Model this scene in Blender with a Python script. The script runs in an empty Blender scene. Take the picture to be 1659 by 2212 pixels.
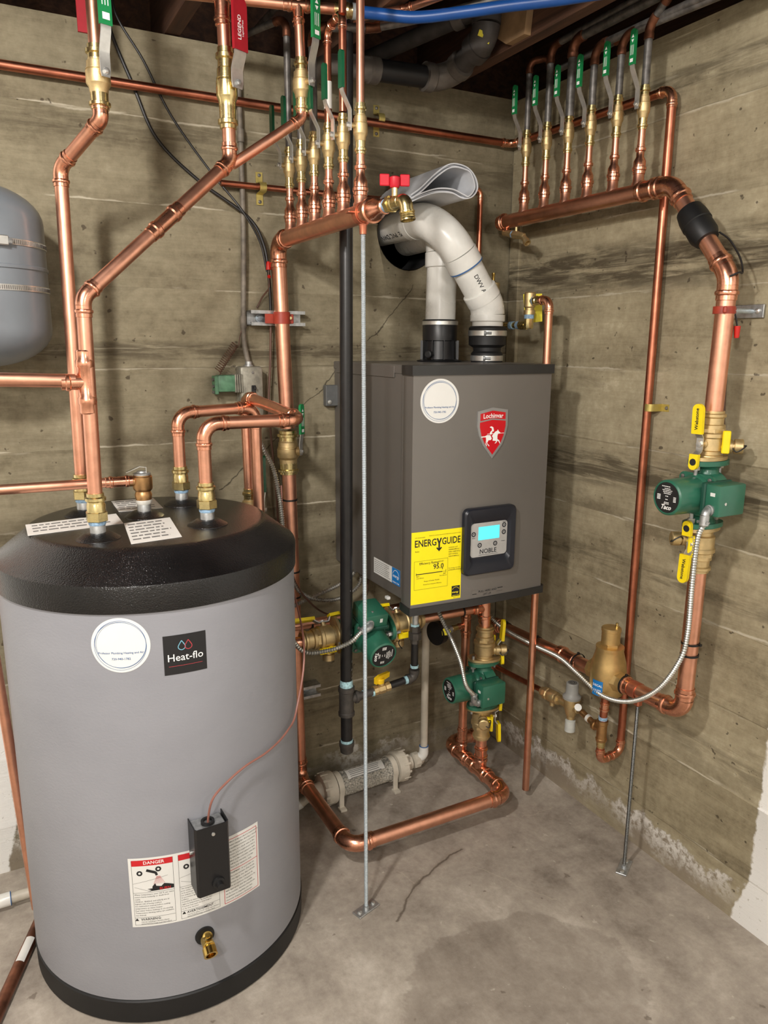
import bpy, bmesh, math, random
from mathutils import Vector as V, Matrix
random.seed(11)
scene = bpy.context.scene
COL = scene.collection
PI = math.pi

# ---------------------------------------------------------------- camera, light, exposure
cam_d = bpy.data.cameras.new('camera'); cam = bpy.data.objects.new('camera', cam_d); COL.objects.link(cam)
cam_d.sensor_fit = 'HORIZONTAL'; cam_d.sensor_width = 36.0; cam_d.lens = 36.0 * 1631.1 / 1659.0
cam_d.clip_start = 0.02
RT = V((0.88442263, -0.46665562, 0.00539948)); UP = V((0.09711635, 0.19535033, 0.97591325)); FW = V((0.45647019, 0.86259538, -0.21809214))
M = Matrix.Identity(4)
for i in range(3):
    M[i][0], M[i][1], M[i][2] = RT[i], UP[i], -FW[i]
M[0][3], M[1][3], M[2][3] = -1.5878, -2.117, 1.45
cam.matrix_world = M
scene.camera = cam

world = bpy.data.worlds.new('world'); scene.world = world; world.use_nodes = True
world.node_tree.nodes['Background'].inputs[0].default_value = (0.9, 0.92, 1.0, 1)
world.node_tree.nodes['Background'].inputs[1].default_value = 0.02

def lamp(name, loc, energy, size, col, rot=None, kind='POINT'):
    d = bpy.data.lights.new(name, kind); d.energy = energy; d.color = col
    if kind == 'POINT': d.shadow_soft_size = size
    else: d.size = size
    o = bpy.data.objects.new(name, d); COL.objects.link(o); o.location = loc
    if rot: o.rotation_euler = rot
    return o
lamp('bulb_or_fill_light', (-1.95, -1.50, 2.20), 116, 0.06, (1.0, 0.955, 0.90))
lamp('bulb_or_fill_light', (-2.55, -2.80, 2.20), 120, 0.10, (1.0, 0.965, 0.92))  # added fill lamp, behind and left of the camera
lamp('bulb_or_fill_light', (-.85, -2.95, 2.15), 30, 0.12, (1.0, 0.965, 0.92))  # added soft fill behind the camera, lifts lower right wall and floor
scene.view_settings.view_transform = 'Standard'; scene.view_settings.look = 'None'
scene.view_settings.exposure = 0.0; scene.view_settings.gamma = 1.0
scene.view_settings.use_curve_mapping = False

# ---------------------------------------------------------------- materials
def srgb(r, g, b):
    f = lambda c: (c / 255 / 12.92) if c / 255 <= .04045 else ((c / 255 + .055) / 1.055) ** 2.4
    return (f(r), f(g), f(b), 1)

MATS = {}
class NT:
    def __init__(s, name):
        s.m = bpy.data.materials.new(name); s.m.use_nodes = True; s.t = s.m.node_tree
        s.b = s.t.nodes['Principled BSDF']; MATS[name] = s.m
    def n(s, t, **k):
        x = s.t.nodes.new(t)
        for a, v in k.items(): setattr(x, a, v)
        return x
    def l(s, a, b): s.t.links.new(a, b)
    def set(s, n, v):
        s.b.inputs[n].default_value = v
    def math(s, op, a, b=None, clamp=False):
        x = s.n('ShaderNodeMath', operation=op, use_clamp=clamp)
        for i, q in enumerate((a, b)):
            if q is None: continue
            if isinstance(q, (int, float)): x.inputs[i].default_value = q
            else: s.l(q, x.inputs[i])
        return x.outputs[0]
    def coords(s, scale=(1, 1, 1), kind='Object'):
        tc = s.n('ShaderNodeTexCoord'); mp = s.n('ShaderNodeMapping'); mp.inputs['Scale'].default_value = scale
        s.l(tc.outputs[kind], mp.inputs[0]); return mp.outputs[0]
    def pos(s, scale=(1, 1, 1)):
        g = s.n('ShaderNodeNewGeometry'); mp = s.n('ShaderNodeMapping'); mp.inputs['Scale'].default_value = scale
        s.l(g.outputs['Position'], mp.inputs[0]); return mp.outputs[0]
    def noise(s, vec, scale, detail=4, rough=.55, dist=0):
        x = s.n('ShaderNodeTexNoise'); x.inputs['Scale'].default_value = scale; x.inputs['Detail'].default_value = detail
        x.inputs['Roughness'].default_value = rough; x.inputs['Distortion'].default_value = dist
        s.l(vec, x.inputs['Vector']); return x.outputs[0]
    def ramp(s, fac, stops):
        x = s.n('ShaderNodeValToRGB'); e = x.color_ramp.elements
        while len(e) < len(stops): e.new(.5)
        for q, (p, c) in zip(e, stops):
            q.position = p; q.color = c if len(c) == 4 else (*c, 1)
        s.l(fac, x.inputs[0]); return x.outputs[0]
    def g(s, fac, a, b):   # smooth grey step
        x = s.n('ShaderNodeMapRange'); x.interpolation_type = 'SMOOTHSTEP'
        x.inputs[1].default_value = a; x.inputs[2].default_value = b; s.l(fac, x.inputs[0]); return x.outputs[0]
    def mix(s, fac, a, b, mode='MIX'):
        x = s.n('ShaderNodeMix', data_type='RGBA', blend_type=mode)
        if isinstance(fac, (int, float)): x.inputs[0].default_value = fac
        else: s.l(fac, x.inputs[0])
        for i, q in ((6, a), (7, b)):
            if isinstance(q, tuple): x.inputs[i].default_value = q
            else: s.l(q, x.inputs[i])
        return x.outputs[2]
    def bump(s, h, strength=.3, dist=.002):
        x = s.n('ShaderNodeBump'); x.inputs['Strength'].default_value = strength; x.inputs['Distance'].default_value = dist
        s.l(h, x.inputs['Height']); s.l(x.outputs[0], s.b.inputs['Normal']); return x

def simple(name, col, rough=.5, metal=0., var=.06, vscale=40, bump=0, bscale=200, spec=.5, coat=0, rvar=.0):
    k = NT(name); v = k.pos()
    c2 = tuple(max(0, c * (1 - 2.2 * var)) for c in col[:3]) + (1,); c1 = tuple(min(1, c * (1 + var)) for c in col[:3]) + (1,)
    nz = k.noise(v, vscale, 3)
    k.l(k.ramp(nz, [(.3, c2), (.7, c1)]), k.b.inputs['Base Color'])
    k.set('Roughness', rough); k.set('Metallic', metal); k.set('Specular IOR Level', spec); k.set('Coat Weight', coat)
    if rvar:
        k.l(k.math('ADD', k.math('MULTIPLY', k.noise(v, vscale * .6, 4), rvar), rough - rvar * .5), k.b.inputs['Roughness'])
    if bump: k.bump(k.noise(v, bscale, 2), bump, .001)
    return k.m

simple('copper', srgb(236, 174, 146), .36, 1, .07, 30, rvar=.18)
simple('copper_fitting', srgb(236, 170, 140), .27, 1, .09, 60, .12, 160, rvar=.15)
simple('copper_old', srgb(196, 124, 98), .36, 1, .14, 22, rvar=.22)
simple('copper_aged', srgb(140, 92, 70), .45, .8, .25, 25)
simple('copper_paint', srgb(160, 58, 40), .45, 0, .08, 60)
simple('clamp_copper', srgb(206, 128, 100), .4, .85, .08, 60)
simple('brass', srgb(224, 206, 150), .27, 1, .1, 50, .1, 260, rvar=.2)
simple('brass_cast', srgb(212, 188, 140), .46, .9, .08, 60, .2, 700)
simple('brass_shiny', srgb(222, 190, 110), .16, 1, .05, 60)
simple('bronze', srgb(196, 154, 106), .38, 1, .1, 60)
simple('steel', srgb(214, 214, 210), .33, .85, .06, 60)
simple('galvanised', srgb(186, 188, 188), .4, .8, .12, 90)
simple('zinc_rod', srgb(200, 212, 220), .4, .6, .08, 200)
simple('rod_dark', srgb(128, 130, 130), .4, 1, .1, 200)
simple('iron_old', srgb(128, 124, 120), .45, .6, .25, 40, .15, 120)
simple('iron_rust', srgb(122, 84, 62), .55, .6, .25, 40)
simple('black_iron', srgb(34, 33, 33), .36, .2, .1, 60, .1, 300)
simple('fitting_iron', srgb(82, 78, 74), .5, .5, .12, 80, .25, 400)
simple('abs_black', srgb(30, 30, 32), .45, 0, .15, 30)
simple('no_hub_grey', srgb(110, 104, 98), .5, .3, .15, 30)
simple('drain_grey', srgb(78, 74, 72), .55, .2, .15, 30)
simple('green_pump', srgb(44, 104, 82), .36, 0, .05, 30, .08, 300, coat=.15)
simple('green_dark', srgb(24, 72, 58), .45, 0, .05, 30)
simple('green_old', srgb(86, 128, 98), .5, 0, .15, 60)
simple('vinyl_green', srgb(18, 84, 54), .38, 0, .05, 60)
simple('vinyl_green_light', srgb(26, 128, 72), .4, 0, .05, 60)
simple('vinyl_red', srgb(156, 20, 34), .5, 0, .05, 60)
simple('plastic_red', srgb(186, 12, 36), .5, 0, .04, 60)
simple('wire_nut_red', srgb(196, 36, 28), .4, 0, .04, 60)
simple('yellow', srgb(246, 218, 16), .4, 0, .03, 60)
simple('yellow_gas', srgb(240, 196, 26), .4, 0, .03, 60)
simple('yellow_tag', srgb(226, 212, 40), .55, 0, .03, 60)
simple('energy_yellow', srgb(255, 236, 12), .5, 0, .01, 60)
simple('strap_yellow', srgb(206, 188, 112), .4, .7, .08, 60)
simple('pvc', srgb(226, 225, 219), .28, 0, .04, 20, rvar=.1)
simple('pvc_dirty', srgb(206, 198, 182), .45, 0, .1, 14)
simple('rubber', srgb(20, 20, 21), .55, 0, .1, 60)
simple('black_plastic', srgb(22, 22, 24), .38, 0, .05, 60)
simple('tape_black', srgb(16, 16, 17), .5, 0, .1, 60)
simple('cable_black', srgb(28, 25, 24), .5, 0, .1, 60)
simple('wire_brown', srgb(96, 66, 52), .5, 0, .1, 60)
simple('wire_pink', srgb(150, 100, 88), .45, 0, .05, 60)
simple('conduit_old', srgb(120, 112, 100), .6, .1, .2, 40)
simple('armour', srgb(196, 196, 190), .34, .85, .1, 80)
simple('thread_tape', srgb(146, 178, 206), .6, 0, .18, 160, .3, 400)
simple('paste_blue', srgb(168, 206, 214), .6, 0, .2, 160)
simple('paper', srgb(226, 224, 218), .75, 0, .03, 20)
simple('paper_roll', srgb(206, 208, 212), .7, 0, .05, 20)
simple('label_white', srgb(226, 226, 222), .5, 0, .01, 20)
simple('label_grey', srgb(196, 196, 200), .4, 0, .02, 20)
simple('print_black', srgb(26, 26, 28), .55, 0, .0, 20)
simple('print_grey', srgb(112, 112, 112), .6, 0, .0, 20)
simple('print_blue', srgb(58, 98, 150), .55, 0, .0, 20)
simple('print_teal', srgb(120, 178, 200), .55, 0, .0, 20)
simple('print_red', srgb(200, 30, 38), .5, 0, .0, 20)
simple('print_rose', srgb(176, 62, 70), .5, 0, .0, 20)
simple('print_white', srgb(240, 240, 238), .5, 0, .0, 20)
simple('badge_red', srgb(200, 22, 34), .25, 0, .02, 20, coat=.3)
simple('badge_silver', srgb(170, 170, 170), .35, .6, .02, 20)
simple('logo_black', srgb(26, 26, 28), .5, 0, .01, 20)
simple('star_blue', srgb(22, 118, 190), .45, 0, .01, 20)
simple('boiler_grey', srgb(108, 104, 99), .4, .25, .03, 6, .03, 500)
simple('boiler_front', srgb(117, 113, 108), .38, .3, .02, 6, .03, 500)
simple('boiler_trim', srgb(44, 44, 43), .42, 0, .04, 20)
simple('panel_navy', srgb(28, 31, 40), .35, 0, .02, 20)
simple('panel_silver', srgb(188, 188, 186), .35, .3, .03, 60)
simple('tank_strap_grey', srgb(118, 124, 130), .35, .1, .05, 10, coat=.1)
simple('pex_blue', srgb(22, 70, 136), .35, 0, .05, 20)
simple('pex_ring', srgb(176, 182, 184), .4, 0, .05, 40)
simple('gauge_glass', srgb(120, 122, 122), .2, 0, .02, 40)
simple('cap_grey', srgb(146, 146, 142), .45, 0, .04, 40)
simple('cap_pale', srgb(190, 192, 186), .45, 0, .04, 40)
simple('box_grey', srgb(150, 146, 132), .5, .3, .18, 50, .15, 90)
simple('bracket_grey', srgb(110, 112, 112), .45, .4, .06, 50)
simple('gold_body', srgb(212, 180, 122), .44, .9, .06, 60, .15, 700)
simple('stone_pebble', srgb(196, 188, 174), .8, 0, .2, 120)
simple('wood_block', srgb(150, 120, 86), .7, 0, .15, 20)
simple('zip_tie', srgb(20, 20, 20), .45, 0, .05, 60)
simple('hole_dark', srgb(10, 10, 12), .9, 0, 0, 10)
simple('seal_white', srgb(214, 212, 204), .6, 0, .1, 50)

def glass_mat():
    k = NT('clear_tube')
    k.set('Base Color', srgb(196, 196, 186)); k.set('Roughness', .12); k.set('Alpha', .3)
    return k.m
glass_mat()

def screen_mat():
    k = NT('lcd_screen'); k.set('Base Color', srgb(90, 220, 235))
    k.set('Emission Color', srgb(90, 235, 250)); k.set('Emission Strength', .55); k.set('Roughness', .3)
screen_mat()

def lid_mat():
    k = NT('tank_lid'); v = k.pos()
    k.l(k.ramp(k.noise(v, 7, 5), [(.35, srgb(12, 12, 13)), (.75, srgb(30, 28, 28))]), k.b.inputs['Base Color'])
    k.set('Roughness', .20); k.bump(k.noise(v, 330, 2, .6), .85, .0012)
lid_mat()
def tank_mat():
    k = NT('tank_jacket'); v = k.pos((1, 1, 1.7))
    k.l(k.ramp(k.noise(v, 3, 3), [(.3, srgb(139, 140, 146)), (.7, srgb(149, 150, 156))]), k.b.inputs['Base Color'])
    k.set('Roughness', .5); k.set('Specular IOR Level', .35); k.bump(k.noise(v, 130, 3, .6), .35, .0012)
tank_mat()
def wood_mat():
    k = NT('joist_wood'); v = k.pos((9, .8, 14))
    k.l(k.ramp(k.noise(v, 4, 6, .6, .6), [(.25, srgb(46, 30, 23)), (.5, srgb(80, 53, 38)), (.78, srgb(108, 76, 55))]), k.b.inputs['Base Color'])
    k.set('Roughness', .75); k.bump(k.noise(v, 9, 5), .3, .002)
    k = NT('subfloor_wood'); v = k.pos((1.2, 9, 9))
    k.l(k.ramp(k.noise(v, 4, 6, .6, .6), [(.25, srgb(30, 23, 20)), (.75, srgb(60, 45, 36))]), k.b.inputs['Base Color']); k.set('Roughness', .85)
wood_mat()

BOARD = 0.2075
SEAM0 = 1.174 - 5 * BOARD - BOARD        # lowest seam under the floor
def segment_mask(k, px, py, segs, width, wob):
    """1 on a wobbly crack that follows the given 2-D segments"""
    out = None
    for (ax, ay), (bx, by) in segs:
        L2 = (bx - ax) ** 2 + (by - ay) ** 2
        dx = k.math('SUBTRACT', px, ax); dy = k.math('SUBTRACT', py, ay)
        t = k.math('DIVIDE', k.math('ADD', k.math('MULTIPLY', dx, bx - ax), k.math('MULTIPLY', dy, by - ay)), L2, clamp=True)
        ex = k.math('SUBTRACT', dx, k.math('MULTIPLY', t, bx - ax)); ey = k.math('SUBTRACT', dy, k.math('MULTIPLY', t, by - ay))
        d = k.math('SQRT', k.math('ADD', k.math('MULTIPLY', ex, ex), k.math('MULTIPLY', ey, ey)))
        out = d if out is None else k.math('MINIMUM', out, d)
    x = k.n('ShaderNodeMapRange'); x.interpolation_type = 'SMOOTHSTEP'
    x.inputs[1].default_value = 0.0; x.inputs[2].default_value = width; x.inputs[3].default_value = 1; x.inputs[4].default_value = 0
    k.l(out, x.inputs[0]); return x.outputs[0]

def concrete_wall(name, axis, paint_edge, cracks, dark_bands=(), eff_gain=1.0, gain=1.0):
    """board-marked poured concrete; axis = horizontal world axis of the wall (0 or 1)"""
    k = NT(name)
    g = k.n('ShaderNodeNewGeometry'); sep = k.n('ShaderNodeSeparateXYZ'); k.l(g.outputs['Position'], sep.inputs[0])
    u = sep.outputs[axis]; z = sep.outputs[2]
    fl = k.math('FLOOR', k.math('DIVIDE', k.math('SUBTRACT', z, SEAM0), BOARD))      # board number
    comb = k.n('ShaderNodeCombineXYZ')
    k.l(k.math('ADD', u, k.math('MULTIPLY', fl, 3.71)), comb.inputs[0]); k.l(k.math('MULTIPLY', fl, 1.93), comb.inputs[1]); k.l(z, comb.inputs[2])
    v = comb.outputs[0]
    def stretched(sx, sz):
        mp = k.n('ShaderNodeMapping'); mp.inputs['Scale'].default_value = (sx, 1, sz); k.l(v, mp.inputs[0]); return mp.outputs[0]
    wn = k.n('ShaderNodeTexWhiteNoise', noise_dimensions='1D'); k.l(fl, wn.inputs['W'])
    tone = wn.outputs[0]
    big = k.noise(stretched(.9, 2.4), 2.2, 5, .6, .8)
    grain = k.noise(stretched(1.0, 16), 3.2, 6, .62, 1.4)
    fine = k.noise(stretched(3, 30), 14, 5, .65)
    blot = k.noise(stretched(1.6, 3.4), 2.6, 6, .68, 1.1)
    # flat-sawn wood figure printed into the concrete
    wv = k.n('ShaderNodeTexWave', wave_type='RINGS', rings_direction='Y'); wv.inputs['Scale'].default_value = 3.4
    wv.inputs['Distortion'].default_value = 9; wv.inputs['Detail'].default_value = 2.5; wv.inputs['Detail Scale'].default_value = .8
    k.l(stretched(.32, 2.2), wv.inputs['Vector'])
    mot = k.noise(k.pos(), 38, 5, .7)
    f = k.math('ADD', k.math('MULTIPLY', big, .42), k.math('ADD', k.math('MULTIPLY', grain, .17), k.math('ADD', k.math('MULTIPLY', fine, .09), k.math('ADD', k.math('MULTIPLY', mot, .30), k.math('MULTIPLY', wv.outputs[1], .035)))))
    f = k.math('ADD', f, k.math('MULTIPLY', k.math('SUBTRACT', tone, .5), .07))
    gs = lambda *c: srgb(*[q * gain for q in c])
    col = k.ramp(f, [(.37, gs(100, 91, 72)), (.49, gs(128, 119, 97)), (.59, gs(143, 134, 111)), (.73, gs(172, 163, 141))])
    col = k.mix(k.math('MULTIPLY', k.g(blot, .57, .72), .36), col, srgb(88, 79, 62))
    # gravelly dark band just above some seams
    zz = k.math('SUBTRACT', k.math('DIVIDE', k.math('SUBTRACT', z, SEAM0), BOARD), fl)
    band = k.math('MULTIPLY', k.g(zz, .34, .0), k.g(k.noise(stretched(.8, 1), 1.7, 3), .5, .62))
    col = k.mix(k.math('MULTIPLY', band, k.math('MULTIPLY', k.noise(v, 60, 4, .7), .9)), col, srgb(84, 74, 56))
    for zc, hw, st in dark_bands:
        bz = k.math('ABSOLUTE', k.math('SUBTRACT', k.math('ADD', z, k.math('MULTIPLY', k.math('SUBTRACT', big, .5), hw)), zc))
        col = k.mix(k.math('MULTIPLY', k.math('MULTIPLY', k.g(bz, hw, hw * .35), k.g(k.noise(stretched(.9, 9), 4.5, 6, .65, 1.0), .36, .6)), st), col, srgb(70, 61, 46))
        col = k.mix(k.math('MULTIPLY', k.math('MULTIPLY', k.g(bz, hw, hw * .3), k.g(k.noise(stretched(1.1, 22), 5, 4, .6, .6), .6, .7)), st * .7), col, srgb(168, 160, 138))
    # pale lime lines at the seams
    d = k.math('MINIMUM', zz, k.math('SUBTRACT', 1, zz))
    wob = k.noise(stretched(1, .1), 9, 4, .6)
    seam = k.math('MULTIPLY', k.g(k.math('ABSOLUTE', k.math('SUBTRACT', d, k.math('MULTIPLY', k.math('SUBTRACT', wob, .45), .12))), .022, .0), k.g(k.noise(stretched(1.2, .1), 3.1, 3), .5, .6))
    col = k.mix(k.math('MULTIPLY', seam, .75), col, srgb(196, 188, 168))
    pits = k.noise(v, 46, 2, .5)
    col = k.mix(k.math('MULTIPLY', k.g(pits, .70, .75), .75), col, srgb(64, 54, 42))
    # efflorescence along the foot of the wall
    eff = k.math('ADD', k.math('MULTIPLY', k.noise(k.pos((1, 1, 1)), 9, 6, .65), .26), -.045)
    low = k.math('MULTIPLY', k.g(k.math('SUBTRACT', z, eff), .022, .0), k.math('MULTIPLY', k.g(k.noise(k.pos(), 2.3, 3), .36, .58), eff_gain))
    speck = k.g(k.noise(k.pos(), 55, 5, .7), .36, .56)
    edge = k.g(k.math('SUBTRACT', eff, z), .07, .0)
    col = k.mix(k.math('MULTIPLY', low, .8), col, srgb(142, 130, 116))
    col = k.mix(k.math('MULTIPLY', k.math('MULTIPLY', low, edge), k.math('MULTIPLY', speck, .95)), col, srgb(222, 218, 210))
    # cracks
    if cracks:
        nzv = k.n('ShaderNodeTexNoise'); nzv.inputs['Scale'].default_value = 14; nzv.inputs['Detail'].default_value = 5
        k.l(g.outputs['Position'], nzv.inputs['Vector'])
        sp = k.n('ShaderNodeSeparateXYZ'); k.l(nzv.outputs['Color'], sp.inputs[0])
        pu = k.math('ADD', u, k.math('MULTIPLY', k.math('SUBTRACT', sp.outputs[0], .5), .05))
        pz = k.math('ADD', z, k.math('MULTIPLY', k.math('SUBTRACT', sp.outputs[1], .5), .05))
        col = k.mix(k.math('MULTIPLY', segment_mask(k, pu, pz, cracks, .0028, 0), .85), col, srgb(48, 40, 30))
    # white paint on the far part of the wall
    nz = k.noise(k.pos(), 22, 5, .65)
    pe = k.math('ADD', k.math('SUBTRACT', paint_edge, u), k.math('MULTIPLY', k.math('SUBTRACT', nz, .5), .03))
    pe = k.math('ADD', pe, k.math('MULTIPLY', k.g(z, .16, .0), .04 if axis else -.03))
    paint = k.math('MULTIPLY', k.g(pe, -.003, .004), k.math('SUBTRACT', 1, k.math('MULTIPLY', k.g(k.noise(k.pos(), 90, 4), .64, .70), .45)))
    col = k.mix(paint, col, srgb(238, 237, 233))
    k.l(col, k.b.inputs['Base Color']); k.set('Roughness', .82); k.set('Specular IOR Level', .3)
    h = k.math('ADD', k.math('MULTIPLY', fine, .5), k.math('ADD', k.math('MULTIPLY', grain, .9), k.math('SUBTRACT', k.math('MULTIPLY', k.noise(v, 180, 3), .25), k.math('MULTIPLY', k.g(pits, .70, .75), .6))))
    k.bump(h, .32, .004)

BACK_CRACKS = [((-1.011, 1.035), (-0.926, 1.093)), ((-0.926, 1.093), (-0.847, 1.157)), ((-0.847, 1.157), (-0.765, 1.242)), ((-0.765, 1.242), (-0.689, 1.309)), ((-0.689, 1.309), (-0.62, 1.383)), ((-0.518, 1.459), (-0.438, 1.536)), ((-0.438, 1.536), (-0.374, 1.628))]
concrete_wall('concrete_back', 0, -1.617, BACK_CRACKS, ((1.425, .032, .75), (1.96, .05, .5), (.30, .06, .5)), .75)
concrete_wall('concrete_right', 1, -1.09, None, ((1.66, .085, .9), (1.10, .065, .8), (2.08, .05, .6), (.83, .03, .5), (.42, .05, .4)), 1.0, 1.19)

def floor_mat():
    k = NT('concrete_floor')
    g = k.n('ShaderNodeNewGeometry'); sep = k.n('ShaderNodeSeparateXYZ'); k.l(g.outputs['Position'], sep.inputs[0])
    x, y = sep.outputs[0], sep.outputs[1]; v = k.pos()
    a = k.noise(v, 2.6, 7, .62, .9); b = k.noise(v, 9, 6, .65, .4); c = k.noise(v, 60, 4, .7)
    st = k.noise(k.pos((2.2, .7, 1)), 4, 5, .6, 1.2)
    f = k.math('ADD', k.math('MULTIPLY', a, .46), k.math('ADD', k.math('MULTIPLY', b, .32), k.math('ADD', k.math('MULTIPLY', c, .17), k.math('MULTIPLY', st, .20))))
    col = k.ramp(f, [(.44, srgb(126, 116, 105)), (.54, srgb(157, 147, 135)), (.62, srgb(175, 165, 152)), (.74, srgb(205, 196, 183))])
    # darker damp-looking patch with a soft curved rim
    dx = k.math('SUBTRACT', x, -.62); dy = k.math('SUBTRACT', y, -1.0)
    d = k.math('SQRT', k.math('ADD', k.math('MULTIPLY', dx, dx), k.math('MULTIPLY', k.math('MULTIPLY', dy, dy), 1.5)))
    d = k.math('ADD', d, k.math('MULTIPLY', k.math('SUBTRACT', b, .5), .12))
    patch = k.g(d, .30, .285)
    col = k.mix(k.math('MULTIPLY', patch, .3), col, srgb(112, 100, 88))
    spk = k.noise(v, 26, 4, .6)
    col = k.mix(k.math('MULTIPLY', k.g(spk, .66, .72), .5), col, srgb(206, 198, 184))
    col = k.mix(k.math('MULTIPLY', k.g(k.noise(v, 20, 3, .5), .70, .74), .6), col, srgb(98, 86, 74))
    nzv = k.n('ShaderNodeTexNoise'); nzv.inputs['Scale'].default_value = 16; nzv.inputs['Detail'].default_value = 5; k.l(v, nzv.inputs['Vector'])
    sp = k.n('ShaderNodeSeparateXYZ'); k.l(nzv.outputs['Color'], sp.inputs[0])
    pu = k.math('ADD', x, k.math('MULTIPLY', k.math('SUBTRACT', sp.outputs[0], .5), .045)); pv = k.math('ADD', y, k.math('MULTIPLY', k.math('SUBTRACT', sp.outputs[1], .5), .045))
    main = [((-0.47, -0.499), (-0.565, -0.523)), ((-0.565, -0.523), (-0.661, -0.569)), ((-0.661, -0.569), (-0.719, -0.608)), ((-0.719, -0.608), (-0.774, -0.664))]
    thin = [((-0.681, -0.506), (-0.662, -0.564)), ((-0.482, -0.577), (-0.363, -0.794)), ((-0.212, -0.462), (-0.096, -0.468))]
    m1 = segment_mask(k, pu, pv, main, .0055, 0); m2 = segment_mask(k, pu, pv, thin, .0025, 0)
    stain = segment_mask(k, pu, pv, main[:3], .02, 0)
    col = k.mix(k.math('MULTIPLY', stain, .3), col, srgb(112, 98, 84))
    col = k.mix(k.math('MULTIPLY', m1, .75), col, srgb(84, 72, 60)); col = k.mix(k.math('MULTIPLY', m2, .45), col, srgb(190, 178, 160))
    k.l(col, k.b.inputs['Base Color']); k.set('Roughness', .72); k.set('Specular IOR Level', .35)
    k.bump(k.math('ADD', k.math('SUBTRACT', c, m1), k.math('MULTIPLY', b, .8)), .35, .003)
floor_mat()
def plain_paint():
    k = NT('white_paint'); v = k.pos()
    k.l(k.ramp(k.noise(v, 3, 4), [(.3, srgb(212, 208, 198)), (.7, srgb(228, 225, 216))]), k.b.inputs['Base Color']); k.set('Roughness', .8); k.bump(k.noise(v, 60, 4), .25, .002)
plain_paint()

# ---------------------------------------------------------------- mesh helpers
def ortho(d):
    d = V(d).normalized(); a = V((0, 0, 1)) if abs(d.z) < .9 else V((1, 0, 0))
    x = d.cross(a).normalized(); return x, d.cross(x).normalized()

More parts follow.
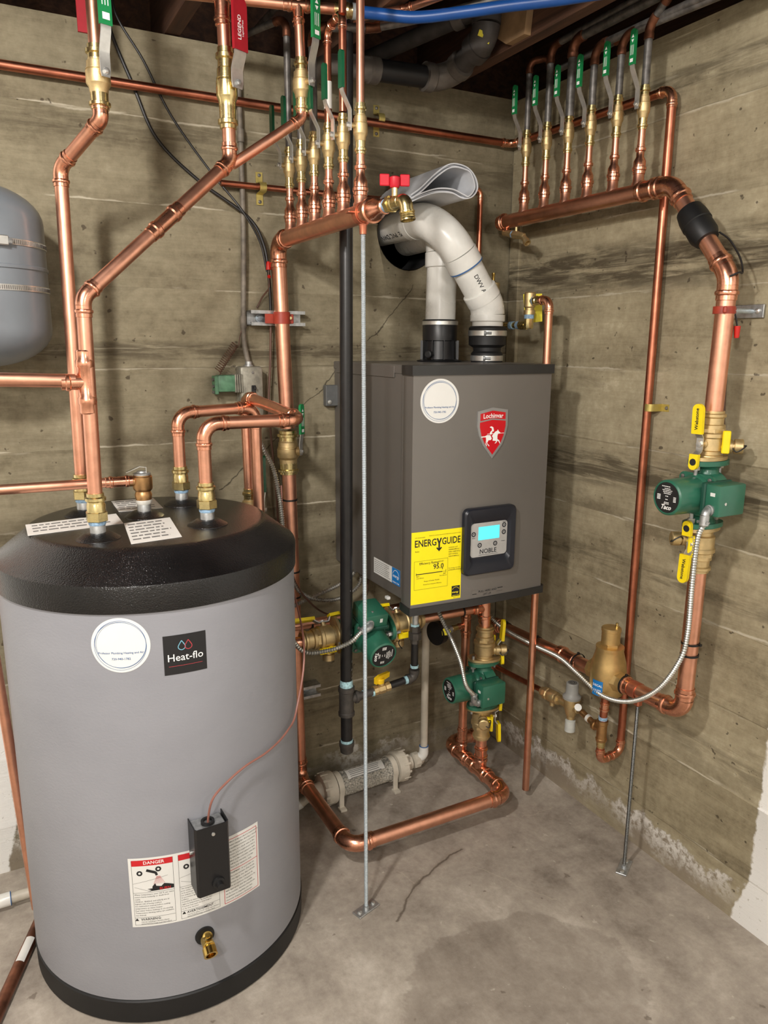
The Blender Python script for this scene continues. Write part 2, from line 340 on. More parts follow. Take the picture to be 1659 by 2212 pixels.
class MB:
    def __init__(s): s.v = []; s.f = []
    def add(s, vs, fs):
        o = len(s.v); s.v += [tuple(q) for q in vs]; s.f += [tuple(i + o for i in q) for q in fs]; return s
    def ring_mesh(s, rings, n, cap0=True, cap1=True):
        vs = [p for r in rings for p in r]; fs = []
        for i in range(len(rings) - 1):
            for j in range(n):
                a, b = i * n + j, i * n + (j + 1) % n
                fs.append((a, b, b + n, a + n))
        if cap0: fs.append(tuple(range(n - 1, -1, -1)))
        if cap1: fs.append(tuple((len(rings) - 1) * n + j for j in range(n)))
        return s.add(vs, fs)
    def lathe(s, p, d, prof, n=20, caps=True, rx=1.0, xdir=None):
        """prof = [(t along d, radius)]"""
        p = V(p); d = V(d).normalized(); x, y = ortho(d)
        if xdir is not None:
            x = V(xdir); x = (x - d * x.dot(d)).normalized(); y = d.cross(x)
        else: y = d.cross(x)
        rings = [[p + d * t + (x * math.cos(2 * PI * j / n) * rx + y * math.sin(2 * PI * j / n)) * r for j in range(n)] for t, r in prof]
        return s.ring_mesh(rings, n, caps, caps)
    def cyl(s, a, b, r, n=20, bev=0):
        a, b = V(a), V(b); L = (b - a).length
        pr = [(0, r), (L, r)] if not bev else [(0, r - bev), (bev, r), (L - bev, r), (L, r - bev)]
        return s.lathe(a, b - a, pr, n)
    def tube(s, pts, r, n=12, caps=True, closed=False):
        pts = [V(p) for p in pts]; m = len(pts)
        rr = r if isinstance(r, (list, tuple)) else [r] * m
        tans = []
        for i in range(m):
            if closed: t = pts[(i + 1) % m] - pts[i - 1]
            else: t = pts[min(i + 1, m - 1)] - pts[max(i - 1, 0)]
            tans.append(t.normalized())
        x, y = ortho(tans[0]); rings = []
        for i in range(m):
            t = tans[i]; x = (x - t * x.dot(t)).normalized(); y = t.cross(x)
            rings.append([pts[i] + (x * math.cos(2 * PI * j / n) + y * math.sin(2 * PI * j / n)) * rr[i] for j in range(n)])
        if closed: rings.append(rings[0]); caps = False
        return s.ring_mesh(rings, n, caps, caps)
    def box(s, c, size, bev=0, ax=None, seg=1):
        """ax = (x,y,z) unit axes"""
        bm = bmesh.new(); bmesh.ops.create_cube(bm, size=1)
        for q in bm.verts: q.co = V((q.co.x * size[0], q.co.y * size[1], q.co.z * size[2]))
        if bev: bmesh.ops.bevel(bm, geom=bm.edges[:], offset=bev, segments=seg, affect='EDGES', profile=.5)
        X, Y, Z = [V(a) for a in ax] if ax else (V((1, 0, 0)), V((0, 1, 0)), V((0, 0, 1)))
        bm.verts.index_update()
        vs = [V(c) + X * q.co.x + Y * q.co.y + Z * q.co.z for q in bm.verts]; fs = [[q.index for q in f.verts] for f in bm.faces]
        bm.free(); return s.add(vs, fs)
    def prism(s, poly, o, x, y, depth):
        """poly in (x,y); thickness along x cross y"""
        o, x, y = V(o), V(x).normalized(), V(y).normalized(); w = x.cross(y) * depth; n = len(poly)
        vs = [o + x * a + y * b for a, b in poly] + [o + x * a + y * b + w for a, b in poly]
        fs = [tuple(range(n - 1, -1, -1)), tuple(range(n, 2 * n))] + [(i, (i + 1) % n, n + (i + 1) % n, n + i) for i in range(n)]
        return s.add(vs, fs)
    def ribbon(s, pts, wdir, w, t):
        """flat bar bent along pts; wdir = width direction"""
        pts = [V(p) for p in pts]; wd = V(wdir).normalized(); rings = []
        ws = w if isinstance(w, (list, tuple)) else [w] * len(pts)
        for i, p in enumerate(pts):
            tn = (pts[min(i + 1, len(pts) - 1)] - pts[max(i - 1, 0)]).normalized(); nn = tn.cross(wd).normalized()
            a, b = wd * ws[i] * .5, nn * t * .5
            rings.append([p - a - b, p + a - b, p + a + b, p - a + b])
        return s.ring_mesh(rings, 4)
    def warp(s, fn): s.v = [tuple(fn(*q)) for q in s.v]; return s
    def mesh(s, name, mat, off=None, smooth=32):
        me = bpy.data.meshes.new(name); o = V(off) if off is not None else V((0, 0, 0))
        me.from_pydata([V(q) - o for q in s.v], [], s.f); me.validate()
        me.materials.append(MATS[mat])
        if smooth:
            me.polygons.foreach_set('use_smooth', [True] * len(me.polygons)); me.set_sharp_from_angle(angle=math.radians(smooth))
        me.update(); return me
    def build(s, name, mat, parent=None, smooth=32):
        off = None
        if parent is not None: off = ORG.get(parent, None)
        o = bpy.data.objects.new(name, s.mesh(name, mat, off, smooth)); COL.objects.link(o)
        if parent is not None:
            o.parent = parent; ORG[o] = ORG.get(parent, V((0, 0, 0)))
        else: ORG[o] = V((0, 0, 0))
        return o
ORG = {}

def tag(o, label, cat, group=None):
    o['label'] = label; o['category'] = cat
    if group: o['group'] = group
    return o
def thing(name, label, cat, loc=(0, 0, 0), group=None):
    """an Empty at the base; children are given in world coordinates"""
    o = bpy.data.objects.new(name, None); COL.objects.link(o); o.location = V(loc); o.empty_display_size = .02
    ORG[o] = V(loc); return tag(o, label, cat, group)
def local_thing(name, label, cat, loc, z, y, group=None):
    """an Empty with its own axes; children are given in local coordinates"""
    z = V(z).normalized(); y = V(y); y = (y - z * y.dot(z)).normalized(); x = y.cross(z)
    o = bpy.data.objects.new(name, None); COL.objects.link(o); o.empty_display_size = .02
    m = Matrix.Identity(4)
    for i in range(3): m[i][0], m[i][1], m[i][2], m[i][3] = x[i], y[i], z[i], loc[i]
    o.matrix_world = m; ORG[o] = V((0, 0, 0)); return tag(o, label, cat, group)
def copy_tree(o, parent=None, parent_new=None):
    c = o.copy(); COL.objects.link(c); ORG[c] = ORG.get(o, V((0, 0, 0)))
    if parent_new: c.parent = parent_new
    for ch in o.children: copy_tree(ch, None, c)
    return c
def struct(o): o['kind'] = 'structure'; return o

def arc(p0, p, p1, bend, n=7):
    p0, p, p1 = V(p0), V(p), V(p1); a = (p0 - p).normalized(); b = (p1 - p).normalized()
    th = PI - a.angle(b); T = bend * math.tan(th / 2); T = min(T, .48 * (p0 - p).length, .48 * (p1 - p).length); Rr = T / math.tan(th / 2)
    s, e = p + a * T, p + b * T; cdir = (a + b).normalized(); c = p + cdir * (Rr / math.cos(th / 2))
    out = []
    for i in range(n + 1):
        t = i / n; w = s.lerp(e, t) - c; out.append(c + w.normalized() * Rr)
    return out
def smooth_path(pts, bend, n=6):
    pts = [V(p) for p in pts]; out = [pts[0]]
    for i in range(1, len(pts) - 1): out += arc(pts[i - 1], pts[i], pts[i + 1], bend, n)
    return out + [pts[-1]]
def spline(pts, n=10):
    pts = [V(p) for p in pts]; P = [pts[0] * 2 - pts[1]] + pts + [pts[-1] * 2 - pts[-2]]; out = []
    for i in range(1, len(P) - 2):
        for k in range(n):
            t = k / n; a, b, c, d = P[i - 1], P[i], P[i + 1], P[i + 2]
            out.append(.5 * ((2 * b) + (c - a) * t + (2 * a - 5 * b + 4 * c - d) * t * t + (3 * b - a - 3 * c + d) * t ** 3))
    return out + [pts[-1]]
def press_prof(r, L, flip=False):
    pr = [(0, r * 1.09), (.30 * L, r * 1.09), (.36 * L, r * 1.22), (.48 * L, r * 1.27), (.60 * L, r * 1.22), (.66 * L, r * 1.10), (.97 * L, r * 1.11), (L, r * 1.0)]
    return pr
def add_collar(mb, p, d, r, L=None, n=20):
    mb.lathe(p, d, press_prof(r, L or 1.55 * r), n)
def elbow_mesh(p0, p, p1, r, bend, collar=True, n=20):
    mb = MB(); a = arc(p0, p, p1, bend, 8); mb.tube(a, r * 1.09, n)
    if collar:
        add_collar(mb, a[0], V(p0) - V(p), r); add_collar(mb, a[-1], V(p1) - V(p), r)
    return mb
def coupling_mesh(c, d, r, L=None):
    d = V(d).normalized(); L = L or 3.4 * r; mb = MB()
    pr = [(-L, r), (-.96 * L, r * 1.11), (-.72 * L, r * 1.11), (-.66 * L, r * 1.25), (-.5 * L, r * 1.25), (-.44 * L, r * 1.1), (.44 * L, r * 1.1), (.5 * L, r * 1.25), (.66 * L, r * 1.25), (.72 * L, r * 1.11), (.96 * L, r * 1.11), (L, r)]
    return mb.lathe(c, d, pr, 20)
def tee_mesh(c, d, b, r, rb=None, L=None, Lb=None):
    rb = rb or r; mb = coupling_mesh(c, d, r, L or 3.0 * r); b = V(b).normalized(); c = V(c); Lb = Lb or 2.6 * rb + r
    mb.lathe(c, b, [(0, rb * 1.1), (Lb * .62, rb * 1.1), (Lb * .68, rb * 1.25), (Lb * .80, rb * 1.25), (Lb * .85, rb * 1.11), (Lb, rb * 1.11), (Lb, rb)], 20); return mb
def pipe_run(root, pts, r, mat='copper', fmat='copper_fitting', bend=None, collar=True, n=20):
    """straight pipes and elbows as parts of root"""
    pts = [V(p) for p in pts]; bend = bend or 1.9 * r; cur = pts[0]
    for i in range(1, len(pts)):
        if i < len(pts) - 1:
            a = arc(pts[i - 1], pts[i], pts[i + 1], bend)
            MB().cyl(cur, a[0], r, n).build('pipe', mat, root)
            elbow_mesh(pts[i - 1], pts[i], pts[i + 1], r, bend, collar, n).build('elbow', fmat, root)
            cur = a[-1]
        else: MB().cyl(cur, pts[i], r, n).build('pipe', mat, root)
def corrugated(pts, r, pitch, depth, n=8):
    pts = [V(p) for p in pts]; L = [0]
    for i in range(1, len(pts)): L.append(L[-1] + (pts[i] - pts[i - 1]).length)
    m = max(4, int(L[-1] / (pitch * .5))); out = []; rr = []; k = 0
    for i in range(m + 1):
        s = L[-1] * i / m
        while k < len(L) - 2 and L[k + 1] < s: k += 1
        t = (s - L[k]) / max(1e-9, L[k + 1] - L[k]); out.append(pts[k].lerp(pts[k + 1], t)); rr.append(r if i % 2 else r - depth)
    return MB().tube(out, rr, n)
def text_mb(s, size, bold=0, align='CENTER', res=2):
    cu = bpy.data.curves.new('txt', 'FONT'); cu.body = s; cu.size = size; cu.align_x = align; cu.align_y = 'CENTER'; cu.resolution_u = res; cu.offset = bold * size
    o = bpy.data.objects.new('txt', cu); COL.objects.link(o); dg = bpy.context.evaluated_depsgraph_get(); me = bpy.data.meshes.new_from_object(o.evaluated_get(dg))
    mb = MB(); mb.v = [tuple(q.co) for q in me.vertices]; mb.f = [tuple(p.vertices) for p in me.polygons]
    bpy.data.objects.remove(o); bpy.data.curves.remove(cu); bpy.data.meshes.remove(me); return mb
def on_plane(o, x, y, h=0):
    o, x, y = V(o), V(x).normalized(), V(y).normalized(); nn = x.cross(y)
    return lambda a, b, c: o + x * a + y * b + nn * (c + h)
def rrect(w, h, r, n=4):
    out = []
    for cx, cy, a0 in ((w / 2 - r, h / 2 - r, 0), (-w / 2 + r, h / 2 - r, PI / 2), (-w / 2 + r, -h / 2 + r, PI), (w / 2 - r, -h / 2 + r, 3 * PI / 2)):
        for i in range(n + 1): a = a0 + PI / 2 * i / n; out.append((cx + r * math.cos(a), cy + r * math.sin(a)))
    return out
def shift(poly, dx, dy): return [(a + dx, b + dy) for a, b in poly]
def zip_tie(root, p, d, r, tail=None):
    mb = MB(); d = V(d).normalized(); mb.lathe(V(p) - d * .0025, d, [(0, r), (0, r + .0018), (.005, r + .0018), (.005, r)], 20, False)
    if tail: mb.box(V(p) + V(tail).normalized() * (r + .003), (.007, .006, .006), .001)
    return mb.build('cable_tie', 'zip_tie', root)

# ---------------------------------------------------------------- the room
XL, YF, ZC, TH = -4.2, -4.0, 2.2, .22
def make_wall(name, mat, a, b, inward, seed, hole=None):
    """board-marked cast wall; a, b = floor end points of the inner face; inward = unit vector into the room.
    Every board print sits at its own depth and the fins between boards wander and break off"""
    rnd = random.Random(seed); a, b, w = V(a), V(b), V(inward); L = (b - a).length; m = int(L / .045)
    seams = [q for q in (SEAM0 + BOARD * i for i in range(14)) if .02 < q < ZC - .05]
    depth = [rnd.uniform(-.0018, .0018) for _ in range(len(seams) + 1)]
    wz, fh = [], []
    for _ in seams:
        z, f, zs, fs_ = 0, rnd.uniform(0, 1), [], []
        for i in range(m + 1):
            z = z * .88 + rnd.uniform(-.0012, .0012); f = min(1, max(-.6, f + rnd.uniform(-.28, .28))); zs.append(z); fs_.append(max(0, f) * .0032)
        wz.append(zs); fh.append(fs_)
    cols = []
    for i in range(m + 1):
        p = a.lerp(b, i / m); c = [(-.02, depth[0])]
        for k, q in enumerate(seams):
            z = q + wz[k][i]; f = fh[k][i]; d0, d1 = depth[k], depth[k + 1]
            c += [(z - .005, d0), (z - .002, d0 + f * .8), (z, (d0 + d1) / 2 + f), (z + .0018, d1 + f * .3), (z + .004, d1)]
        c += [(ZC, depth[-1]), (ZC, -TH), (-.02, -TH)]
        cols.append([p + w * o + V((0, 0, z)) for z, o in c])
    n = len(cols[0]); mb = MB(); vs = [q for c in cols for q in c]
    fs = [tuple(range(n)), tuple(m * n + j for j in range(n - 1, -1, -1))]
    for i in range(m):
        for j in range(n): fs.append((i * n + j, (i + 1) * n + j, (i + 1) * n + (j + 1) % n, i * n + (j + 1) % n))
    o = mb.add(vs, fs).build(name, mat, None, 40); struct(o)
    bm = bmesh.new(); bm.from_mesh(o.data); bmesh.ops.recalc_face_normals(bm, faces=bm.faces[:]); bm.to_mesh(o.data); bm.free()
    if hole:
        c = MB().cyl(V(hole[0]) + w * .1, V(hole[0]) - w * .15, hole[1], 40).build('cutter', mat)
        md = o.modifiers.new('cut', 'BOOLEAN'); md.object = c; md.solver = 'EXACT'; md.operation = 'DIFFERENCE'
        dg = bpy.context.evaluated_depsgraph_get(); me = bpy.data.meshes.new_from_object(o.evaluated_get(dg))
        o.modifiers.clear(); o.data = me; bpy.data.objects.remove(c)
    return o
HOLE = (-.387, 0, 1.776)
wall_back = make_wall('wall_back', 'concrete_back', (XL, 0, 0), (TH, 0, 0), (0, -1, 0), 3, (HOLE, .108))
MB().lathe(HOLE, (0, 1, 0), [(.004, .105), (.15, .105), (.15, .0005)], 32, False).build('hole_shade', 'hole_dark', wall_back)  # added black lining and cap, its colour stands for shade inside the hole
wall_right = make_wall('wall_right', 'concrete_right', (0, YF, 0), (0, .02, 0), (-1, 0, 0), 8)
# corner form strip left in the casting
MB().box((-.003, -.03, 1.1), (.012, .05, 2.19), .002).build('corner_strip', 'concrete_right', wall_right)
struct(MB().box(((XL) / 2, YF - TH / 2, 1.1), (-XL + TH, TH, 2.24)).build('wall_front', 'white_paint', None, 0))
struct(MB().box((XL - TH / 2, YF / 2, 1.1), (TH, -YF + .02, 2.24)).build('wall_left', 'white_paint', None, 0))
struct(MB().box((XL / 2, YF / 2, -.05), (-XL + 2 * TH, -YF + 2 * TH, .1)).build('floor', 'concrete_floor', None, 0))
ceiling = struct(MB().box((XL / 2 + .02, YF / 2 + .06, 2.475), (-XL + .5, -YF + .42, .02)).build('ceiling', 'subfloor_wood', None, 0))
for i in range(30):
    MB().box((XL / 2 + .02, .2 - .144 * i, 2.452), (-XL + .5, .140, .022), .002).build('plank', 'subfloor_wood', ceiling, 0)
for i in range(10):
    x = -.26 - .408 * i
    MB().box((x, -1.9, 2.322), (.04, 4.16, .236), .002).build('joist', 'joist_wood', ceiling, 0)
for c, s in (((XL / 2, .17, 2.32), (-XL + .6, .04, .24)), ((.19, -1.9, 2.32), (.04, 4.3, .24))):
    MB().box(c, s, .002).build('rim_joist', 'joist_wood', ceiling, 0)
MB().prism([(.29, 2.285), (.30, 2.235), (.345, 2.206), (.42, 2.206), (.43, 2.285)], (-.281, 0, 0), (0, -1, 0), (0, 0, 1), .02).build('wood_block', 'wood_block', ceiling, 0)

# ---------------------------------------------------------------- storage tank
TC = V((-1.273, -.375, 0)); TR = .325
tank = thing('storage_tank', 'tall round grey storage tank with black domed lid and black base', 'tank', (TC.x, TC.y, 0))
MB().lathe(TC, (0, 0, 1), [(0, TR - .004), (.004, TR + .001), (.056, TR + .002), (.06, TR - .004)], 96).build('base_ring', 'rubber', tank)
MB().lathe(TC, (0, 0, 1), [(.058, TR - .006), (.062, TR), (.95, TR), (.952, TR - .01)], 128).build('jacket', 'tank_jacket', tank)
lid = MB().lathe(TC, (0, 0, 1), [(.942, TR - .002), (.943, TR + .004), (.992, TR + .005), (.998, TR + .003), (1.003, TR - .004), (1.048, .266), (1.054, .258), (1.055, .25), (1.055, .001)], 128).build('lid', 'tank_lid', tank)
PORT = {'A': (-1.401, -.261), 'B': (-1.403, -.512), 'T': (-1.279, -.344), 'C': (-1.170, -.246), 'D': (-1.171, -.492)}
for k, (px, py) in PORT.items():
    MB().lathe((px, py, 1.05), (0, 0, 1), [(0, .046), (.006, .044), (.017, .026), (.018, .018), (.0185, .001)], 32).build('port_boss', 'tank_lid', tank)
    MB().lathe((px, py, 1.06), (0, 0, 1), [(0, .0155), (.034, .0155), (.036, .0145)], 24).build('nipple', 'galvanised', tank)
# papers stuck on the lid
def lid_paper(corners, lines, big=None):
    c = [V(q) for q in corners]; o = c[3]; x = (c[2] - c[3]); y = (c[0] - c[3])
    p = MB().prism([(0, 0), (x.length, 0), (x.length * 1.0, y.length), (0, y.length)], V((o.x, o.y, 1.0552)), x, y, .0006).build('paper_label', 'paper', tank, 0)
    mb = MB(); fn = on_plane(V((o.x, o.y, 1.0552)), x, y, .0009)
    w, h = x.length, y.length
    for i in range(lines):
        t = 1 - (i + 1) / (lines + 1)
        L = w * random.uniform(.7, .9); x0 = w * .06
        while x0 < L:
            q = random.uniform(.008, .022); x1 = min(x0 + q, L)
            mb.add([(x0, h * t, 0), (x1, h * t, 0), (x1, h * t + h * .32 / (lines + 1), 0), (x0, h * t + h * .32 / (lines + 1), 0)], [(0, 1, 2, 3)]); x0 = x1 + .0035
    mb.warp(fn).build('print', 'print_grey', p, 0)
lid_paper([(-1.335, -0.401, 1.055), (-1.227, -0.42, 1.055), (-1.248, -0.578, 1.055), (-1.352, -0.592, 1.055)], 6)
lid_paper([(-1.323, -0.137, 1.055), (-1.206, -0.095, 1.055), (-1.223, -0.279, 1.055), (-1.326, -0.274, 1.055)], 5)
lid_paper([(-1.53, -0.319, 1.055), (-1.324, -0.252, 1.055), (-1.336, -0.401, 1.055), (-1.531, -0.428, 1.055)], 3)

def cyl_warp(phi0, z0, h=.0):
    return lambda a, b, c: (TC.x + (TR + h + c) * math.cos(phi0 + a / TR), TC.y + (TR + h + c) * math.sin(phi0 + a / TR), z0 + b)
def sheet(w, h, n=24, m=2, x0=0, y0=0):
    mb = MB(); vs = [(x0 + w * i / n - w / 2, y0 + h * j / m - h / 2, 0) for j in range(m + 1) for i in range(n + 1)]
    fs = [(j * (n + 1) + i, j * (n + 1) + i + 1, (j + 1) * (n + 1) + i + 1, (j + 1) * (n + 1) + i) for j in range(m) for i in range(n)]
    return mb.add(vs, fs)
def disc(r, n=48, r0=0, cx=0, cy=0, rings=4):
    mb = MB(); vs = []; fs = []
    for k in range(rings + 1):
        q = r0 + (r - r0) * k / rings
        vs += [(cx + q * math.cos(2 * PI * i / n), cy + q * math.sin(2 * PI * i / n), 0) for i in range(n)]
    for k in range(rings):
        for i in range(n): a = k * n + i; b = k * n + (i + 1) % n; fs.append((a, a + n, b + n, b))
    return mb.add(vs, fs)
def join(*mbs):
    o = MB()
    for m in mbs: o.add(m.v, m.f)
    return o
def moved(mb, dx, dy, ang=0):
    c, s = math.cos(ang), math.sin(ang); return mb.warp(lambda a, b, q: (a * c - b * s + dx, a * s + b * c + dy, q))
def bar(x0, y0, x1, y1, t=.0006):
    d = V((x1 - x0, y1 - y0, 0)); nn = V((-d.y, d.x, 0)).normalized() * t * .5; a, b = V((x0, y0, 0)), V((x1, y1, 0)); m = max(1, int(d.length / .012))
    mb = MB()
    for i in range(m):
        p, q = a.lerp(b, i / m), a.lerp(b, (i + 1) / m); mb.add([p - nn, q - nn, q + nn, p + nn], [(0, 1, 2, 3)])
    return mb
def round_sticker(parent, fn_of, r):
    """white company sticker: double blue ring, two lines of writing"""
    st = disc(r, 64).warp(fn_of(.0005)).build('round_sticker', 'label_white', parent, 0)
    rings = join(disc(r * .865, 64, r * .85, r * .0, r * .035, 1), disc(r * .885, 64, r * .873, -r * .012, -r * .03, 1), disc(r * .84, 64, r * .832, r * .02, r * .0, 1))
    rings.warp(fn_of(.0009)).build('ring_print', 'print_blue', st, 0)
    t = join(moved(text_mb('Professor Plumbing Heating and Air', r * .106, .012), 0, -r * .28), moved(text_mb('720-940-1782', r * .115, .012), 0, -r * .50))
    t.warp(fn_of(.0009)).build('writing', 'print_blue', st, 0)
    return st
phi = -1.9655; round_sticker(tank, lambda h: cyl_warp(phi, .8790, h), .0560)
# square maker's logo
sq = sheet(.0838, .082, 16, 2).warp(cyl_warp(-1.594, .8495, .0005)).build('logo_sticker', 'logo_black', tank, 0)
moved(text_mb('Heat-flo', .0215, .004), 0, -.0065).warp(cyl_warp(-1.594, .8495, .0009)).build('writing', 'print_white', sq, 0)
bar(-.033, -.0235, .033, -.0235, .0009).warp(cyl_warp(-1.594, .8495, .0009)).build('underline', 'print_rose', sq, 0)
def drop(cx, cy, s):
    pts = [(0, 1.35), (-.45, .65), (-.78, 0), (-.62, -.55), (0, -.85), (.62, -.55), (.78, 0), (.45, .65)]
    q = spline([(cx + a * s, cy + b * s, 0) for a, b in pts] + [(cx, cy + 1.35 * s, 0)], 4); mb = MB()
    for a, b in zip(q[:-1], q[1:]): mb.add(*(lambda m: (m.v, m.f))(bar(a.x, a.y, b.x, b.y, .0016)))
    return mb
drop(-.0065, .0165, .0088).warp(cyl_warp(-1.594, .8495, .0009)).build('blue_drop', 'print_teal', sq, 0)
drop(.0065, .0165, .0088).warp(cyl_warp(-1.594, .8495, .0010)).build('red_drop', 'print_rose', sq, 0)
# long danger label wrapped round the jacket
W, Hh = .2868, .1646; DP, DZ = -1.5795, .3281
dl = sheet(W, Hh, 48, 2).warp(cyl_warp(DP, DZ, .0005)).build('danger_label', 'label_white', tank, 0)
red = join(sheet(.083, .0135, 14, 1, -.0955, .0705), sheet(.083, .0135, 14, 1, -.0015, .0705))
for a in ((.0515, -.0775, .138, -.0775), (.0515, .0745, .138, .0745), (.0515, -.0775, .0515, .0745), (.138, -.0775, .138, .0745), (.0515, -.002, .138, -.002)): red.add(*(lambda m: (m.v, m.f))(bar(*a, .0011)))
red.warp(cyl_warp(DP, DZ, .0009)).build('red_print', 'print_red', dl, 0)
moved(text_mb('DANGER', .0105, .012), -.092, .0705).warp(cyl_warp(DP, DZ, .0013)).build('white_writing', 'print_white', dl, 0)
blk = MB()
def put(s, size, x, y, bold=0, align='LEFT'): blk.add(*(lambda m: (m.v, m.f))(moved(text_mb(s, size, bold, align, 1), x, y)))
for cx in (-.0955, -.0015):
    for a in ((-.0415, -.0775, .0415, -.0775), (-.0415, .077, .0415, .077), (-.0415, -.0775, -.0415, .077), (.0415, -.0775, .0415, .077), (-.0415, .0, .0415, .0), (-.0415, -.0595, .0415, -.0595)):
        blk.add(*(lambda m: (m.v, m.f))(bar(cx + a[0], a[1], cx + a[2], a[3], .0005)))
    for s, x, y in ((.0075, -.026, .0465), (.0075, .012, .0535)):
        blk.add(*(lambda m: (m.v, m.f))(disc(s * .8, 16, s * .35, cx + x, y, 1)))
    blk.add(*(lambda m: (m.v, m.f))(bar(cx - .012, .053, cx + .006, .046, .006))); blk.add(*(lambda m: (m.v, m.f))(bar(cx + .006, .047, cx + .0085, .039, .005)))
    blk.add(*(lambda m: (m.v, m.f))(bar(cx - .041, .022, cx + .03, .036, .0004))); blk.add(*(lambda m: (m.v, m.f))(bar(cx - .038, .014, cx - .006, .002, .0004)))
    hand = [(-.002, .013), (.004, .021), (.006, .014), (.016, .012), (.022, .018), (.03, .016), (.041, .012), (.041, .0035), (.02, .0035), (.004, .003), (-.012, .0025), (-.004, .005), (-.012, .0085), (-.002, .009)]
    blk.add(*(lambda m: (m.v, m.f))(MB().add([(cx + a, b, 0) for a, b in hand], [tuple(range(len(hand) - 1, -1, -1))])))
tx = ['Water temperature over 125°F can cause', 'severe burns instantly or death from', 'scalds.', 'Children, disabled, and elderly are at', 'highest risk of being scalded.', 'See instruction manual before setting', 'temperature at water heater.', 'Feel water before bathing or showering.', 'Temperature limiting valves are available,', 'see manual.']
for i, s in enumerate(tx): put(s, .0047, -.135, -.0045 - .0055 * i)
tx = ["Une température de l'eau supérieure à 125°F", 'peut causer de graves brûlures instantanément', 'ou la mort par ébouillantage.', 'Les enfants, les personnes handicapées et', 'les personnes âgées sont les plus à risque de', 'brûlures.', "Consultez le manuel d'instruction avant de", "régler la température du chauffe-eau.", 'Touchez l\'eau avant de vous baigner', 'ou de vous doucher.']
for i, s in enumerate(tx): put(s, .0043, -.041, -.0045 - .0055 * i)
put('WARNING:', .0082, -.125, -.0645, .012); put('Cancer and Reproductive Harm', .0044, -.125, -.0705); put('www.P65Warnings.ca.gov/product', .0044, -.125, -.0752)
put('AVERTISSEMENT :', .0078, -.031, -.0645, .012); put('Cancer et effets nocifs sur la reproduction', .0040, -.031, -.0705); put('www.P65Warnings.ca.gov/product', .0042, -.031, -.0752)
for x in (-.133, -.037): blk.add([(x - .004, -.067, 0), (x + .004, -.067, 0), (x, -.0605, 0)], [(0, 1, 2)])
wr = ['WARNING: If this product is connected to', 'a cold water supply line that has a closed', 'valve, a backflow preventer, a pressure', 'reducing valve, or a check valve in the', 'water meter, it is a requirement that a', 'properly sized thermal expansion tank', 'be installed on the cold water inlet line.', 'There will be no warranty coverage', 'unless there is an expansion tank.']
for i, s in enumerate(wr): put(s, .0050, .0545, .068 - .0078 * i)
wr = ['AVERTISSEMENT : Si ce produit est', 'raccordé à une conduite d\'eau froide', 'munie d\'un clapet, d\'un dispositif anti-', 'refoulement ou d\'un réducteur de', 'pression, un réservoir d\'expansion de', 'taille appropriée doit être installé', 'sur la conduite d\'arrivée d\'eau froide.', 'La garantie ne s\'applique pas sans', 'réservoir d\'expansion thermique.']
for i, s in enumerate(wr): put(s, .0050, .0545, -.0085 - .0078 * i)
blk.warp(cyl_warp(DP, DZ, .0009)).build('black_print', 'print_black', dl, 0)
rp = moved(text_mb('BURN', .0085, .01), -.072, .0065)
for i in range(9): rp.add(*(lambda m: (m.v, m.f))(bar(-.0875 + .0008 * i, .037, -.0945 + .0028 * i, .019, .0004)))
rp.warp(cyl_warp(DP, DZ, .0013)).build('burn_print', 'print_red', dl, 0)

# aquastat box on the jacket (held by its own screws: a thing of its own)
def out_dir(ph): return V((math.cos(ph), math.sin(ph), 0))
ph = -1.53; nd = out_dir(ph); td = V((-math.sin(ph), math.cos(ph), 0)); ab = TC + nd * (TR + .001)
aq = thing('aquastat_control', 'black metal aquastat box with dial on the front of the grey tank', 'control box', ab + V((0, 0, .33)))
MB().box(ab + nd * .0225 + V((0, 0, .405)), (.064, .045, .150), .0015, (td, nd, (0, 0, 1))).build('back_plate', 'galvanised', aq)
cov = [(-.036, 0), (-.036, .044), (-.032, .050), (.032, .050), (.036, .044), (.036, 0), (.034, 0), (.034, .043), (.031, .048), (-.031, .048), (-.034, .043), (-.034, 0)]
MB().prism(cov, ab + V((0, 0, .330)), td, nd, -.157).build('cover', 'black_plastic', aq)
MB().lathe(ab + nd * .024 + V((-.001, 0, .480)), (0, 0, 1), [(0, .014), (.006, .014), (.006, .009), (.001, .009)], 24, False).build('grommet', 'rubber', aq)
MB().lathe(ab + nd * .05 + td * .008 + V((0, 0, .352)), nd, [(0, .0135), (.004, .013), (.005, .0085), (.016, .0075), (.0165, .001)], 24).build('dial', 'rubber', aq)
MB().lathe(ab + nd * .05 + td * .002 + V((0, 0, .4685)), nd, [(0, .004), (.002, .0035), (.0025, .001)], 16).build('screw', 'steel', aq)
MB().lathe(ab + nd * .02 - td * .036 + V((0, 0, .420)), -td, [(0, .004), (.004, .004), (.005, .002)], 12).build('screw', 'steel', aq)
wp = [ab + nd * .024 + V((0, 0, .46)), ab + nd * .026 + V((0, 0, .492)), TC + out_dir(-1.5075) * 0.365 + V((0, 0, 0.5414)), TC + out_dir(-1.4035) * 0.35 + V((0, 0, 0.5573)), TC + out_dir(-1.2594) * 0.342 + V((0, 0, 0.5712)), TC + out_dir(-1.0485) * 0.337 + V((0, 0, 0.5728)), TC + out_dir(-0.8209) * 0.336 + V((0, 0, 0.5818)), TC + out_dir(-0.6241) * 0.336 + V((0, 0, 0.6066)), TC + out_dir(-.35) * .345 + V((0, 0, .74)), (-.862, -.14, .86), (-.852, -.095, 1.05)]
tag(MB().tube(spline(wp, 8), .0024, 8).build('thermostat_wire', 'wire_pink'), 'thin pinkish brown wire rising from the black aquastat round the tank', 'wire')
